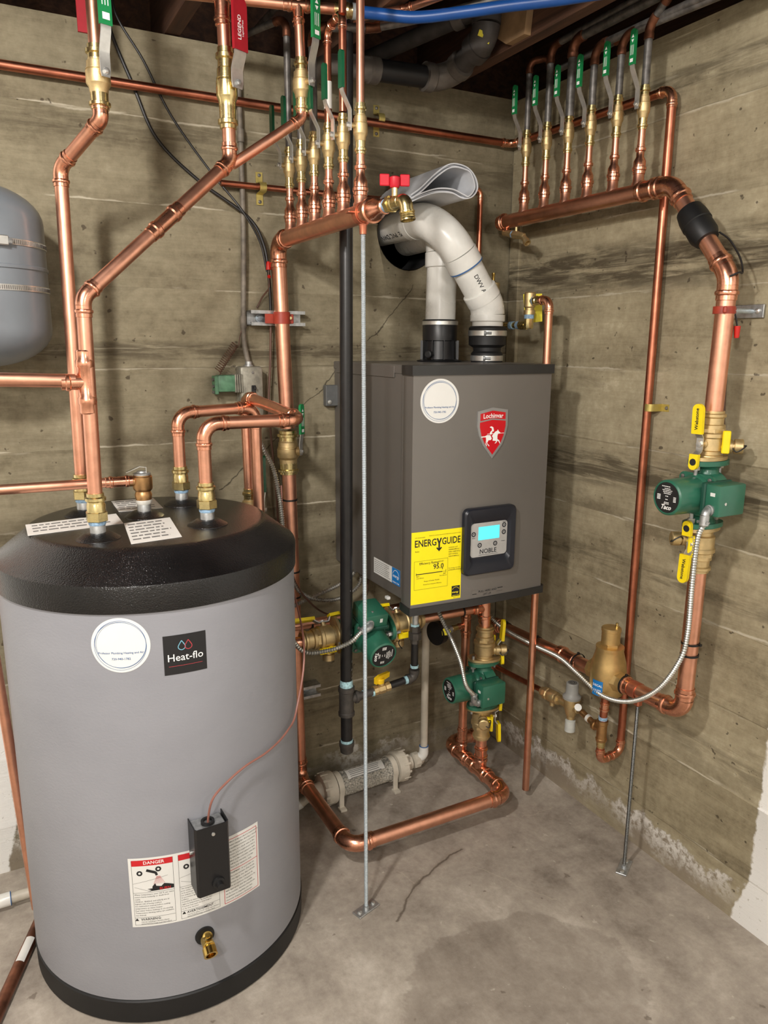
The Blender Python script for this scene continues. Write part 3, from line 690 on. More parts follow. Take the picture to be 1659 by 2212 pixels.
# drain cock
ph = -1.5705; nd = out_dir(ph); td = V((-math.sin(ph), math.cos(ph), 0)); d0 = TC + nd * TR + V((0, 0, .1937))
dv = thing('tank_drain_cock', 'small gold brass drain cock low on the front of the grey tank', 'valve', d0)
MB().lathe(d0, nd, [(0, .021), (.004, .0205), (.005, .010), (.005, .001)], 28).build('escutcheon', 'rubber', dv)
MB().lathe(d0, nd, [(.003, .009), (.012, .009), (.014, .013), (.036, .013), (.038, .009)], 20).build('body', 'brass_shiny', dv)
dd = (nd * .90 + V((0, 0, -.42))).normalized(); c0 = d0 + nd * .024
MB().lathe(c0, dd, [(0, .012), (.010, .0125), (.012, .0148), (.028, .0148), (.028, .0105), (.016, .010), (.016, .0005)], 24, False).build('outlet', 'brass_shiny', dv)
MB().lathe(c0 + V((0, 0, .008)), nd * .35 + V((0, 0, .9)), [(0, .008), (.006, .008), (.007, .0105), (.013, .0105), (.014, .006), (.017, .006), (.0175, .001)], 16).build('stem', 'brass_shiny', dv)

# ---------------------------------------------------------------- valves and adapters
def ball_valve(loc, flow, stem, r, label, group=None, k=1.0, grip='vinyl_green', lever=(.066, .070, .012, .020), brass='brass_cast', name='ball_valve', mark=None, cap='steel', fat=.93):
    """lever = strap length, grip length, strap width, outward kink"""
    o = local_thing(name, label, 'valve', loc, flow, stem, group)
    f = lambda pr: [(t * r * k, q * r) for t, q in pr]
    MB().lathe((0, 0, 0), (0, 0, 1), [(t * r * k, max(q * fat, 1.24) * r) for t, q in ((-3.3, 1.25), (-3.1, 1.45), (-2.3, 1.55), (-1.7, 1.88), (-1.6, 1.92), (.55, 1.92), (.62, 1.76), (.80, 1.74), (.86, 1.84), (1.0, 1.84), (1.06, 1.72), (2.3, 1.66), (2.45, 1.35), (2.8, 1.25))], 24).build('body', brass, o)
    MB().lathe((0, 0, 0), (0, 0, 1), f([(-6.3, 1.0), (-6.25, 1.24), (-5.7, 1.24), (-5.55, 1.5), (-5.0, 1.5), (-4.85, 1.22), (-3.1, 1.24)]), 20).build('press_end', 'brass', o)
    MB().lathe((0, 0, 0), (0, 0, 1), f([(2.6, 1.24), (3.6, 1.22), (3.8, 1.5), (4.4, 1.5), (4.55, 1.22), (5.3, 1.22), (5.35, 1.0)]), 20).build('press_end', 'brass', o)
    ys = 1.92 * r * fat + .004; yo = ys + .009
    MB().lathe((0, 1.6 * r, 0), (0, 1, 0), [(0, .62 * r), (yo - 1.6 * r - .001, .6 * r)], 14).build('stem', brass, o)
    MB().lathe((0, yo - .001, 0), (0, 1, 0), [(0, .0058), (.005, .0058), (.0065, .004), (.007, .001)], 6).build('nut', cap, o)
    a, g, w, kk = lever; pts = [(0, yo - .002, -.011), (0, yo - .002, 0), (0, yo - .002, a * .42), (0, yo - .002 + kk * .12, a * .5), (0, yo - .002 + kk * .9, a * .88), (0, yo - .002 + kk, a), (0, yo - .002 + kk, a + g * .8)]
    MB().ribbon(pts, (1, 0, 0), [w * .8, w, w, w, w, w, w * .9], .0024).build('handle', 'steel', o)
    y0 = yo - .002 + kk; n = 8
    pr = [(-w * .6, 0), (w * .6, 0), (w * .6, g - w * .5)] + [(w * .6 * math.cos(PI * i / n), g - w * .5 + w * .55 * math.sin(PI * i / n)) for i in range(1, n)] + [(-w * .6, g - w * .5)]
    gr = MB().prism(pr, (0, y0 + .0035, a), (1, 0, 0), (0, 0, 1), .007).build('grip', grip, o)
    if mark:
        t = mark(w, g); t.warp(lambda p, q, c: (-p, y0 + .0041, a + q)).build('print', 'print_white', gr, 0)
    return o
def green_mark(w, g):
    mb = join(bar(-w * .35, g * .12, w * .35, g * .12, g * .10))
    for i in range(3): mb.add(*(lambda m: (m.v, m.f))(bar(-w * .3 + w * .28 * i, g * .27, -w * .3 + w * .28 * i, g * .55, w * .09)))
    for c, u in ((.66, -1), (.80, 1)): mb.add([(-w * .28, g * (c - .045 * u), 0), (w * .28, g * (c - .045 * u), 0), (0, g * (c + .05 * u), 0)], [(0, 1, 2)])
    return mb
def red_mark(w, g):
    t = text_mb('LEGEND', w * .40, .012); t = moved(t, -w * .12, g * .42, PI / 2); u = moved(text_mb('LegendPress', w * .2, .004), w * .16, g * .42, PI / 2)
    return join(t, u)
def brass_adapter(root, p, d, r, tape=True, name='adapter', L=.058):
    """threaded hex adapter with a press end; p = start of thread, d = direction of pipe"""
    p, d = V(p), V(d).normalized()
    if tape: MB().lathe(p - d * .008, d, [(0, r * 1.15), (.003, r * 1.22), (.010, r * 1.2), (.013, r * 1.1)], 20).build('thread_tape', 'thread_tape', root)
    mb = MB().lathe(p, d, [(0, r * 1.5), (.001, r * 1.58), (L * .32, r * 1.58), (L * .34, r * 1.45)], 6)
    mb.lathe(p, d, [(L * .3, r * 1.3), (L * .58, r * 1.3), (L * .62, r * 1.22), (L * .70, r * 1.22), (L * .74, r * 1.45), (L * .84, r * 1.45), (L * .88, r * 1.2), (L, r * 1.2), (L, r)], 20)
    return mb.build(name, 'brass', root)

R1, R34, RB, RS = .0143, .0111, .0206, .0085
# ---------------------------------------------------------------- pipes standing on the tank
ax, ay = PORT['A']; A1 = (-1.392, ay, 1.812); A2 = (-1.317, -.36, 1.893)
pa = thing('copper_pipe', 'copper pipe from rear left tank port, stepping right to the green-handled valve', 'pipe', (ax, ay, 1.09))
brass_adapter(pa, (ax, ay, 1.092), (0, 0, 1), R1)
pipe_run(pa, [(ax, ay, 1.13), A1, A2, (-1.317, -.36, 1.915)], R1, bend=.032)
pa2 = thing('copper_pipe', 'short copper pipe rising above the left green-handled valve', 'pipe', (-1.317, -.36, 2.03))
pipe_run(pa2, [(-1.317, -.36, 2.02), (-1.317, -.36, 2.42)], R1)
ball_valve((-1.317, -.36, 1.975), (0, 0, 1), (.28, -.96, 0), R1, 'large brass ball valve with green lever at upper left', None, .72, 'vinyl_green_light', (.078, .125, .021, .014), mark=green_mark, fat=.88)
bx_, by_ = PORT['B']; B1 = V((-1.397, by_, 1.533)); B2 = V((-1.062, -.40, 1.832))
pb = thing('copper_pipe', 'copper pipe from front left tank port with a tee, bending diagonally to the red valve', 'pipe', (bx_, by_, 1.09))
brass_adapter(pb, (bx_, by_, 1.092), (0, 0, 1), R1)
pipe_run(pb, [(bx_, by_, 1.13), B1, B2, (-1.062, -.40, 1.905)], R1, bend=.034)
coupling_mesh(B1.lerp(B2, .53), B2 - B1, R1).build('coupling', 'copper_fitting', pb)
tee_mesh((bx_, by_, 1.372), (0, 0, 1), (-1, 0, 0), R1, R1 * .93, .062, .046).build('tee', 'copper_fitting', pb)
MB().cyl((bx_ - .02, by_, 1.375), (-1.9, by_, 1.392), R1 * .93).build('pipe', 'copper', pb)
pb2 = thing('copper_pipe', 'short copper pipe rising above the red-handled valve', 'pipe', (-1.066, -.4, 2.06))
pipe_run(pb2, [(-1.064, -.4, 2.05), (-1.07, -.4, 2.42)], R1)
add_mb = coupling_mesh((-1.067, -.4, 2.125), (0, 0, 1), R1, .03); add_mb.build('coupling', 'copper_fitting', pb2)
ball_valve((-1.063, -.40, 1.982), (0, 0, 1), (.42, -.91, 0), R1, 'brass ball valve with wide red lever above the diagonal copper pipe', None, .95, 'vinyl_red', (.058, .100, .031, .012), 'brass', mark=red_mark, cap='galvanised', fat=.82)
# hot branch that joins the diagonal
G2 = V((-.893, -.40, 1.940)); G1 = B2 + V((.006, .004, -.004))
pg = thing('copper_pipe', 'copper pipe sloping from the diagonal tank pipe up to the middle green valve', 'pipe', G1)
pipe_run(pg, [G1, G2, (-.893, -.40, 1.962)], R34, bend=.026)
ball_valve((-.892, -.40, 2.012), (0, 0, 1), (.40, -.92, 0), R34, 'brass ball valve with green lever hanging below the copper tee at the ceiling', None, .86, 'vinyl_green_light', (.080, .088, .019, .014), mark=green_mark)
zt = 2.165
pg2 = thing('copper_pipe', 'copper tee and pipes under the ceiling feeding the blue tubing', 'pipe', (-.9, -.4, 2.05))
MB().cyl((-.893, -.4, 2.055), (-.897, -.4, zt), R34).build('pipe', 'copper', pg2)
dirx = (V((-.802, -.425, zt)) - V((-.897, -.4, zt))).normalized()
tee_mesh((-.897, -.4, zt), dirx, (0, 0, -1), R34).build('tee', 'copper_fitting', pg2)
MB().cyl(V((-.897, -.4, zt)) - dirx * .25, V((-.897, -.4, zt)) + dirx * .085, R34).build('pipe', 'copper', pg2)
MB().cyl(V((-.897, -.4, zt)), (-.897, -.4, zt + .2), R34).build('pipe', 'copper', pg2)
q = V((-.897, -.4, zt)) + dirx * .078
MB().lathe(q, dirx, [(0, R34), (.001, R34 * 1.3), (.008, R34 * 1.3), (.01, R34 * 1.5), (.014, R34 * 1.3), (.02, R34 * 1.5), (.024, R34 * 1.3), (.03, R34 * 1.5), (.034, R34 * 1.3), (.04, R34 * 1.45), (.042, R34)], 20).build('crimp_adapter', 'brass', pg2)
px = thing('blue_tubing', 'bright blue plastic tubing sagging below the ceiling joists', 'tubing', q)
MB().lathe(q + dirx * .040, dirx, [(0, R34 * 1.2), (.001, R34 * 1.45), (.019, R34 * 1.45), (.02, R34 * 1.1)], 20).build('crimp_ring', 'pex_ring', px)
MB().tube(spline([q + dirx * .055, q + dirx * .10, (-.655, -.493, zt - .010), (-.573, -.556, zt - .006), (-.498, -.623, zt - .002), (-.425, -.688, zt), (-.33, -.78, zt + .004), (-.1, -1.0, zt + .01)], 8), R34 * 1.12, 14).build('tube', 'pex_blue', px)
# relief valve and discharge pipe
tx_, ty_ = PORT['T']
tv = thing('relief_valve', 'bronze temperature relief valve with steel test lever on the tank lid', 'valve', (tx_, ty_, 1.09))
MB().lathe((tx_, ty_, 1.088), (0, 0, 1), [(-.004, .016), (.001, .0185), (.006, .0185), (.007, .014)], 20).build('thread_tape', 'seal_white', tv)
MB().lathe((tx_, ty_, 1.092), (0, 0, 1), [(0, .015), (.003, .018), (.014, .0195), (.018, .018), (.022, .017), (.027, .021), (.030, .022), (.056, .022), (.058, .020), (.060, .020)], 24).build('body', 'bronze', tv)
MB().lathe((tx_, ty_, 1.152), (0, 0, 1), [(0, .019), (.004, .019), (.006, .012), (.009, .011), (.0095, .001)], 24).build('cap', 'galvanised', tv)
MB().ribbon([(tx_ + .008, ty_ - .004, 1.150), (tx_ + .008, ty_ - .004, 1.170), (tx_ - .006, ty_ - .002, 1.172), (tx_ - .036, ty_, 1.160)], (0, 1, 0), .012, .0015).build('test_lever', 'steel', tv)
MB().lathe((tx_ - .015, ty_, 1.139), (-1, 0, 0), [(0, .012), (.02, .012)], 16).build('outlet', 'bronze', tv)
tp = thing('copper_pipe', 'copper discharge pipe running left from the relief valve behind the tank pipes', 'pipe', (tx_ - .03, ty_, 1.14))
pipe_run(tp, [(tx_ - .03, ty_, 1.140), (-1.634, ty_, 1.142), (-1.590, ty_, .12)], .0111, bend=.024)
coupling_mesh((tx_ - .052, ty_, 1.140), (1, 0, 0), .0111, .03).build('coupling', 'copper_fitting', tp)
# coil supply and return loops
cx_, cy_ = PORT['C']; CZ = 1.281; CX = -.957
pc = thing('copper_pipe', 'copper pipe from rear right tank port, arching over and down behind the tank', 'pipe', (cx_, cy_, 1.09))
brass_adapter(pc, (cx_, cy_, 1.092), (0, 0, 1), R1)
pipe_run(pc, [(cx_, cy_, 1.13), (cx_, cy_, CZ), (CX, -.20, CZ + .004), (CX + .004, -.20, .645), (-.895, -.285, .645), (-.83, -.285, .645)], R1, bend=.034)
dx_, dy_ = PORT['D']; DX = -.942
pd = thing('copper_pipe', 'copper pipe from front right tank port, turning back towards the wall behind the tank', 'pipe', (dx_, dy_, 1.09))
brass_adapter(pd, (dx_, dy_, 1.092), (0, 0, 1), R1)
pipe_run(pd, [(dx_, dy_, 1.13), (dx_, dy_, 1.278), (DX, dy_, 1.278), (-.968, -.152, 1.312), (-.964, -.152, 1.05)], R1, bend=.034)
ball_valve((-.963, -.152, 1.000), (0, 0, 1), (.96, -.28, 0), R1, 'half-hidden brass valve behind the copper pipes right of the tank', None, .8, 'vinyl_green', (.05, .10, .014, .004))
pd2 = thing('copper_pipe', 'copper pipe running level beneath the boiler behind the pumps', 'pipe', (-.963, -.152, .65))
pipe_run(pd2, [(-.963, -.152, .95), (-.963, -.19, .655), (-.262, -.19, .655), (-.262, -.19, .76)], R1, bend=.03)
zip_tie(pd2, (-0.806, -0.19, 0.65), (1, 0, 0), R1, (0, -.4, 1)); zip_tie(pd2, (-0.504, -0.19, 0.649), (1, 0, 0), R1)
# more valves half out of frame at the ceiling, left
pe = thing('red_lever', 'dark red lever handle at the ceiling behind the upper left pipe', 'valve', (-1.316, -0.2, 2.112))
q = V((-1.315, -0.2, 2.104))
MB().prism([(-.012, 0), (.012, 0), (.014, .1), (-.012, .13)], q, (1, 0, 0), (0, 0, 1), -.006).build('grip', 'vinyl_red', pe)
MB().cyl(q + V((.0, .012, .02)), q + V((0, .012, .3)), .0111).build('pipe', 'copper_old', pe)

# ---------------------------------------------------------------- expansion tank on the wall
ex = V((-1.573, -.172, 0)); er = .145
et = thing('expansion_tank', 'grey steel expansion tank banded to the wall at the left edge', 'tank', (ex.x, ex.y, 1.395))
dome = [(er * math.cos(a), .085 * math.sin(a)) for a in [PI / 2 * i / 10 for i in range(11)]]
pr = [(1.478 - z, r) for r, z in reversed(dome)][:-1] + [(1.478, er), (1.598, er), (1.600, er + .0025), (1.606, er + .0025), (1.608, er)] + [(1.70 + z, r) for r, z in dome[:-1]] + [(1.785, .001)]
MB().lathe(ex, (0, 0, 1), [(z, max(.001, r)) for z, r in pr], 64).build('shell', 'tank_strap_grey', et)
for z in (1.652, 1.560):
    s = MB().lathe(ex, (0, 0, 1), [(z - .0065, er + .0005), (z - .006, er + .0018), (z + .006, er + .0018), (z + .0065, er + .0005)], 64, False).build('band', 'steel', et)
    sl = MB()
    for i in range(46):
        a = -1.5 + .03 * i; d = V((math.cos(a), math.sin(a), 0)); t = V((-d.y, d.x, 0))
        sl.box(ex + d * (er + .0020) + V((0, 0, z)), (.0012, .0016, .008), 0, (d, t, (0, 0, 1)))
    sl.build('band_slots', 'iron_old', s, 0)
d = V((math.cos(-1.22), math.sin(-1.22), 0)); t = V((-d.y, d.x, 0)); c = ex + d * (er + .006) + V((0, 0, 1.652))
MB().box(c, (.012, .026, .02), .002, (d, t, (0, 0, 1))).build('band_screw', 'steel', et)
MB().lathe(c + t * .012, t, [(0, .007), (.008, .007)], 8).build('band_screw', 'galvanised', et)
MB().box((ex.x, -.02, 1.6), (.1, .05, .16), .003).build('wall_bracket', 'galvanised', et)
MB().cyl((ex.x, ex.y, 1.78), (ex.x, ex.y, 1.83), .012).build('nipple', 'brass', et)

# ---------------------------------------------------------------- left manifold
LX, LZ = -.833, 1.719; LY = [-.161, -.243, -.325, -.410, -.490, -.576]
ml = thing('copper_manifold', 'left copper header with six upright branches, running out from the back wall', 'manifold', (LX, -.065, 1.15))
MB().cyl((LX, -.10, LZ), (LX, -.625, LZ), RB, 24).build('header', 'copper', ml)
elbow_mesh((LX, -.065, 1.5), (LX, -.065, LZ), (LX, -.5, LZ), RB, .037, n=24).build('elbow', 'copper_fitting', ml)
MB().cyl((LX, -.065, LZ - .02), (-.8175, -.065, 1.21), RB, 24).build('riser', 'copper', ml)
for y in LY:
    MB().lathe((LX, y, LZ), (0, 0, 1), [(0, .0155), (.0205, .0155), (.024, .0135), (.045, .0132)], 20).build('branch_stub', 'copper', ml)
    MB().lathe((LX, y, LZ + .036), (0, 0, 1), [(0, .0135), (.001, .0148), (.008, .0148), (.010, .0168), (.016, .0168), (.018, .0148), (.030, .0148), (.040, .0095), (.052, .0095), (.054, .0125), (.060, .0125), (.062, .0096), (.068, .0096)], 20).build('reducer', 'copper_fitting', ml)
    MB().cyl((LX, y, LZ + .09), (LX, y, 1.85), RS, 16).build('pipe', 'copper', ml)
MB().lathe((LX, -.615, LZ), (0, -1, 0), [(0, RB), (.001, RB * 1.1), (.008, RB * 1.1), (.010, RB * 1.27), (.020, RB * 1.27), (.022, RB * 1.1), (.04, RB * 1.02), (.052, .0145), (.066, .0125), (.068, .0155), (.075, .0155), (.077, .0125), (.085, .0125)], 24).build('end_reducer', 'copper_fitting', ml)
NTH = ['first', 'second', 'third', 'fourth', 'fifth', 'sixth']
for i, y in enumerate(LY):
    ball_valve((LX, y, 1.891), (0, 0, 1), (-1, -.12, 0), RS, 'green-lever brass valve on the left manifold, %s from the wall' % NTH[i], 'valves on the left manifold')
# hose bibb at the end
hb = thing('hose_bibb', 'brass hose bibb with red butterfly handle on the end of left manifold', 'valve', (LX, -.70, LZ))
MB().lathe((LX, -.692, LZ), (0, -1, 0), [(0, .0125), (.002, .0138), (.010, .0138), (.012, .0125)], 20).build('thread_tape', 'thread_tape', hb)
MB().lathe((LX, -.704, LZ), (0, -1, 0), [(0, .017), (.014, .017)], 6).build('hex', 'brass', hb)
MB().lathe((LX, -.718, LZ), (0, -1, 0), [(0, .0125), (.004, .0145), (.010, .0145), (.012, .013), (.02, .0135), (.034, .0125), (.038, .008), (.039, .001)], 20).build('body', 'brass', hb)
sp_ = smooth_path([(LX, -.730, LZ), (LX + .002, -.768, LZ), (LX + .004, -.772, LZ - .026)], .014, 6)
MB().tube(sp_, .0130, 16).build('spout', 'brass', hb)
e0, e1 = V(sp_[-1]), V((.30, -.30, -.9)).normalized(); e1 = (V(sp_[-1]) - V(sp_[-2])).normalized()
MB().lathe(e0 - e1 * .006, e1, [(0, .0125), (.001, .0150), (.004, .0150), (.005, .0136), (.007, .0148), (.009, .0136), (.011, .0148), (.013, .0136), (.015, .0148), (.018, .0148), (.018, .012), (.004, .011), (.004, .0005)], 24, False).build('hose_thread', 'brass', hb)
MB().cyl((LX, -.728, LZ + .008), (LX, -.728, LZ + .032), .006).build('stem', 'brass', hb)
hm = MB().lathe((LX, -.728, LZ + .028), (0, 0, 1), [(0, .008), (.004, .0105), (.019, .0105), (.021, .007)], 20)
hd = V((.93, -.36, 0)).normalized()
for s in (-1, 1):
    hm.box(V((LX, -.728, LZ + .042)) + hd * s * .0200, (.019, .005, .022), .0015, (hd, V((-hd.y, hd.x, 0)), (0, 0, 1)))
hm.build('handle', 'plastic_red', hb)
# pipes above the left valves
up = lambda i: (LX, LY[i], 1.93)
def iron(name, label, pts, r=.0085, bend=.03, rust=True, group=None):
    o = thing(name, label, 'pipe', pts[0], group); pts = [V(p) for p in pts]; cur = pts[0]
    for i in range(1, len(pts)):
        if i < len(pts) - 1:
            a = arc(pts[i - 1], pts[i], pts[i + 1], bend); MB().cyl(cur, a[0], r, 14).build('pipe', 'iron_old', o)
            mb = MB().tube(a, r * 1.16, 14); mb.lathe(a[0], pts[i - 1] - pts[i], [(0, r * 1.25), (.012, r * 1.22), (.013, r)], 14); mb.lathe(a[-1], pts[i + 1] - pts[i], [(0, r * 1.25), (.012, r * 1.22), (.013, r)], 14)
            mb.build('elbow', 'copper_aged', o); cur = a[-1]
        else: MB().cyl(cur, pts[i], r, 14).build('pipe', 'iron_old', o)
    return o
iron('iron_pipe', 'old grey pipe above the left manifold valve nearest the wall', [up(0), (LX, LY[0], 2.232), (LX - .1, .12, 2.235)])
iron('iron_pipe', 'old grey pipe above the second left manifold valve, behind the green lever', [up(1), (LX, LY[1], 2.28), (LX + .02, .12, 2.3)])
iron('iron_pipe', 'old grey pipe above the third left manifold valve, bending right along the ceiling', [up(2), (LX, LY[2], 2.158), (-.700, -.372, 2.165), (-.584, -.477, 2.178), (-.40, -.80, 2.185)], .0095)
c4 = thing('copper_pipe', 'copper loop joining the fourth and fifth left manifold risers at the ceiling', 'pipe', up(3))
pipe_run(c4, [up(3), (LX, LY[3], 2.125), (LX, LY[4], 2.135), (LX, LY[4], 1.94)], RS, 'copper_old', bend=.019)
MB().cyl((LX, LY[4], 2.13), (LX, LY[4], 2.4), RS).build('pipe', 'copper_old', c4)
MB().lathe((LX, LY[3], 1.965), (0, 0, 1), [(0, RS + .0003), (.0, RS + .0007), (.056, RS + .0007), (.056, RS + .0003)], 20, False).build('paper_tag', 'paper', c4)
c6 = thing('copper_pipe', 'straight copper riser above the outermost left manifold valve', 'pipe', up(5))
pipe_run(c6, [up(5), (LX, LY[5], 2.42)], RS)
c7 = thing('copper_pipe', 'copper pipe overhead running out under the joists behind the blue tubing', 'pipe', (-.78, -.40, 2.26))
pipe_run(c7, [(-.77, -.29, 2.19), (-.650, -.445, 2.19), (-.52, -.80, 2.188)], RS, 'copper', bend=.03)

# ---------------------------------------------------------------- riser E with its valve, then the floor loop
ball_valve((-.8175, -.065, 1.145), (0, 0, 1), (.62, -.78, 0), RB, 'large brass ball valve with green lever on the riser by the tank', None, .53, 'vinyl_green_light', (.050, .085, .017, .004), mark=green_mark, fat=.80)
fl = thing('copper_loop', 'thick copper pipe dropping by the wall and looping out above the concrete floor', 'pipe', (-.81, -.06, .06))
zL = .088
pipe_run(fl, [(-.8165, -.065, 1.08), (-.803, -.07, zL), (-.806, -.450, zL), (-.268, -.450, zL + .002), (-.266, -.105, zL + .004), (-.105, -.105, zL + .004), (-.105, -.108, .512), (-.105, -.62, .535)], RB, bend=.040, n=24)
for y, rr in ((-.302, RB * .86), (-.192, R1)):
    tee_mesh((-.266, y, zL + .003), (0, 1, 0), (0, 0, 1), RB, rr, .052, .052).build('tee', 'copper_fitting', fl)
zip_tie(fl, (-.812, -.066, .78), (0, 0, 1), RB); zip_tie(fl, (-.8155, -.066, 1.0), (0, 0, 1), RB); zip_tie(fl, (-.811, -.066, .70), (0, 0, 1), RB)
coupling_mesh((-.105, -.505, .530), (0, 1, .05), RB, .045).build('coupling', 'copper_fitting', fl)
zip_tie(fl, (-.105, -.545, .5325), (0, 1, .05), RB * 1.25, (0, 0, 1)); zip_tie(fl, (-.105, -.36, .524), (0, 1, .05), RB, (0, 0, 1)); zip_tie(fl, (-.105, -.20, .517), (0, 1, .05), RB, (0, 0, 1))

# ---------------------------------------------------------------- right manifold and its drop
RX, RZ = -.105, 1.817; RY = [-.194, -.286, -.377, -.463, -.558, -.645]
mr = thing('copper_manifold', 'right copper header with six upright branches along the right wall', 'manifold', (RX, -.09, 1.33))
MB().cyl((RX, -.10, RZ), (RX, -.70, RZ), RB, 24).build('header', 'copper', mr)
K1, K2 = V((RX, -.755, RZ)), V((RX, -.934, 1.600))
elbow_mesh((RX, -.5, RZ), K1, K2, RB, .052, n=24).build('elbow', 'copper_fitting', mr)
MB().cyl(K1.lerp(K2, .1), K1.lerp(K2, .95), RB, 24).build('pipe', 'copper', mr)
elbow_mesh(K1, K2, (RX, -.932, 1.4), RB, .06, n=24).build('elbow', 'copper_fitting', mr)
MB().cyl(K2 + V((0, 0, -.01)), (RX, -.930, 1.30), RB, 24).build('pipe', 'copper', mr)
coupling_mesh((RX, -.682, RZ), (0, 1, 0), RB, .032).build('coupling', 'copper_fitting', mr)
MB().lathe((RX, -.112, RZ), (0, 1, 0), [(0, RB), (.001, RB * 1.1), (.006, RB * 1.1), (.008, RB * 1.27), (.016, RB * 1.27), (.018, RB * 1.1), (.03, RB * 1.1), (.036, RB * .7), (.038, .001)], 24).build('end_cap', 'copper_fitting', mr)
dk = (K2 - K1).normalized()
MB().lathe(K1.lerp(K2, .30), dk, [(0, RB), (.002, RB * 1.45), (.02, RB * 1.62), (.044, RB * 1.68), (.046, RB * 1.58), (.076, RB * 1.60), (.092, RB * 1.30), (.094, RB)], 24).build('tape_wrap', 'tape_black', mr)
for y in RY:
    MB().lathe((RX, y, RZ), (0, 0, 1), [(0, .0155), (.0205, .0155), (.024, .0135), (.050, .0132)], 20).build('branch_stub', 'copper', mr)
    MB().lathe((RX, y, RZ + .041), (0, 0, 1), [(0, .0135), (.001, .0148), (.008, .0148), (.010, .0168), (.016, .0168), (.018, .0148), (.030, .0148), (.040, .0095), (.052, .0095), (.054, .0125), (.060, .0125), (.062, .0096), (.068, .0096)], 20).build('reducer', 'copper_fitting', mr)
    MB().cyl((RX, y, RZ + .095), (RX, y, 1.97), RS, 16).build('pipe', 'copper', mr)
NTHR = ['farthest into the corner', 'second from the corner', 'third from the corner', 'third from the big elbow', 'second from the big elbow', 'nearest the big elbow']
for i, y in enumerate(RY):
    ball_valve((RX, y, 2.013), (0, 0, 1), (-1, -.10, 0), RS, 'green-lever brass valve on the right manifold, ' + NTHR[i], 'valves on the right manifold', 1.0, 'vinyl_green_light', (.080, .076, .0125, .026), mark=green_mark)
# drain cock under the far end
dcm = thing('drain_cock', 'brass drain cock pointing out under the far end of right manifold', 'valve', (RX - .02, -.13, 1.78))
dcd = V((-.05, -1, -.22)).normalized(); p0 = V((RX - .006, -.120, RZ - .034))
MB().cyl((RX, -.112, RZ - .005), p0, .0085).build('inlet', 'copper_fitting', dcm)
MB().lathe(p0 - dcd * .01, dcd, [(0, .0095), (.03, .0095), (.031, .011), (.045, .011)], 14).build('thread_tape', 'brass_cast', dcm)
MB().lathe(p0 + dcd * .038, dcd, [(0, .0115), (.006, .0115)], 14).build('tape_ring', 'thread_tape', dcm)
MB().lathe(p0 + dcd * .044, dcd, [(0, .013), (.014, .013), (.018, .0115), (.05, .011), (.055, .008)], 6).build('body', 'brass_cast', dcm)
MB().lathe(p0 + dcd * .092, V((0, -.8, -.75)), [(0, .0085), (.02, .009), (.021, .011), (.032, .011), (.032, .008), (.02, .007)], 14).build('outlet', 'brass_cast', dcm)
MB().cyl(p0 + dcd * .055, p0 + dcd * .055 + V((0, 0, .022)), .005).build('stem', 'brass_cast', dcm)
# old pipes above
upr = lambda i: (RX, RY[i], 2.052)
GR = 'old grey pipes above the right manifold'
iron('iron_pipe', 'old grey pipe looping over at the far corner above the right manifold', [upr(0), (RX, RY[0], 2.240), (RX + .03, RY[0] - .05, 2.242), (RX + .035, RY[0] - .05, 2.20), (RX + .05, RY[0] - .3, 2.212), (RX + .085, -1.2, 2.235)], .0085, .02, group=GR)
iron('iron_pipe', 'old grey pipe above the second valve from the corner, sloping out along the ceiling', [upr(1), (RX, RY[1], 2.250), (RX - .01, -1.3, 2.275)], .0095, group=GR)
iron('iron_pipe', 'thick old grey pipe above the third valve from the corner, bright along the ceiling', [upr(2), (RX, RY[2], 2.238), (RX, -1.3, 2.245)], .0115, group=GR)
iron('iron_pipe', 'old rusty pipe above the fourth right valve, bending out under the ceiling', [upr(3), (RX, RY[3], 2.196), (RX + .03, -1.3, 2.205)], .0095, group=GR)
iron('iron_pipe', 'old rusty pipe above the fifth right valve, close behind its green lever', [upr(4), (RX, RY[4], 2.192), (RX + .06, -1.3, 2.190)], .0090, group=GR)
iron('iron_pipe', 'old scaly pipe above the right valve nearest the big elbow', [upr(5), (RX, RY[5], 2.185), (RX - .005, RY[5] - .06, 2.23), (RX - .01, -1.3, 2.33)], .0095, group=GR)

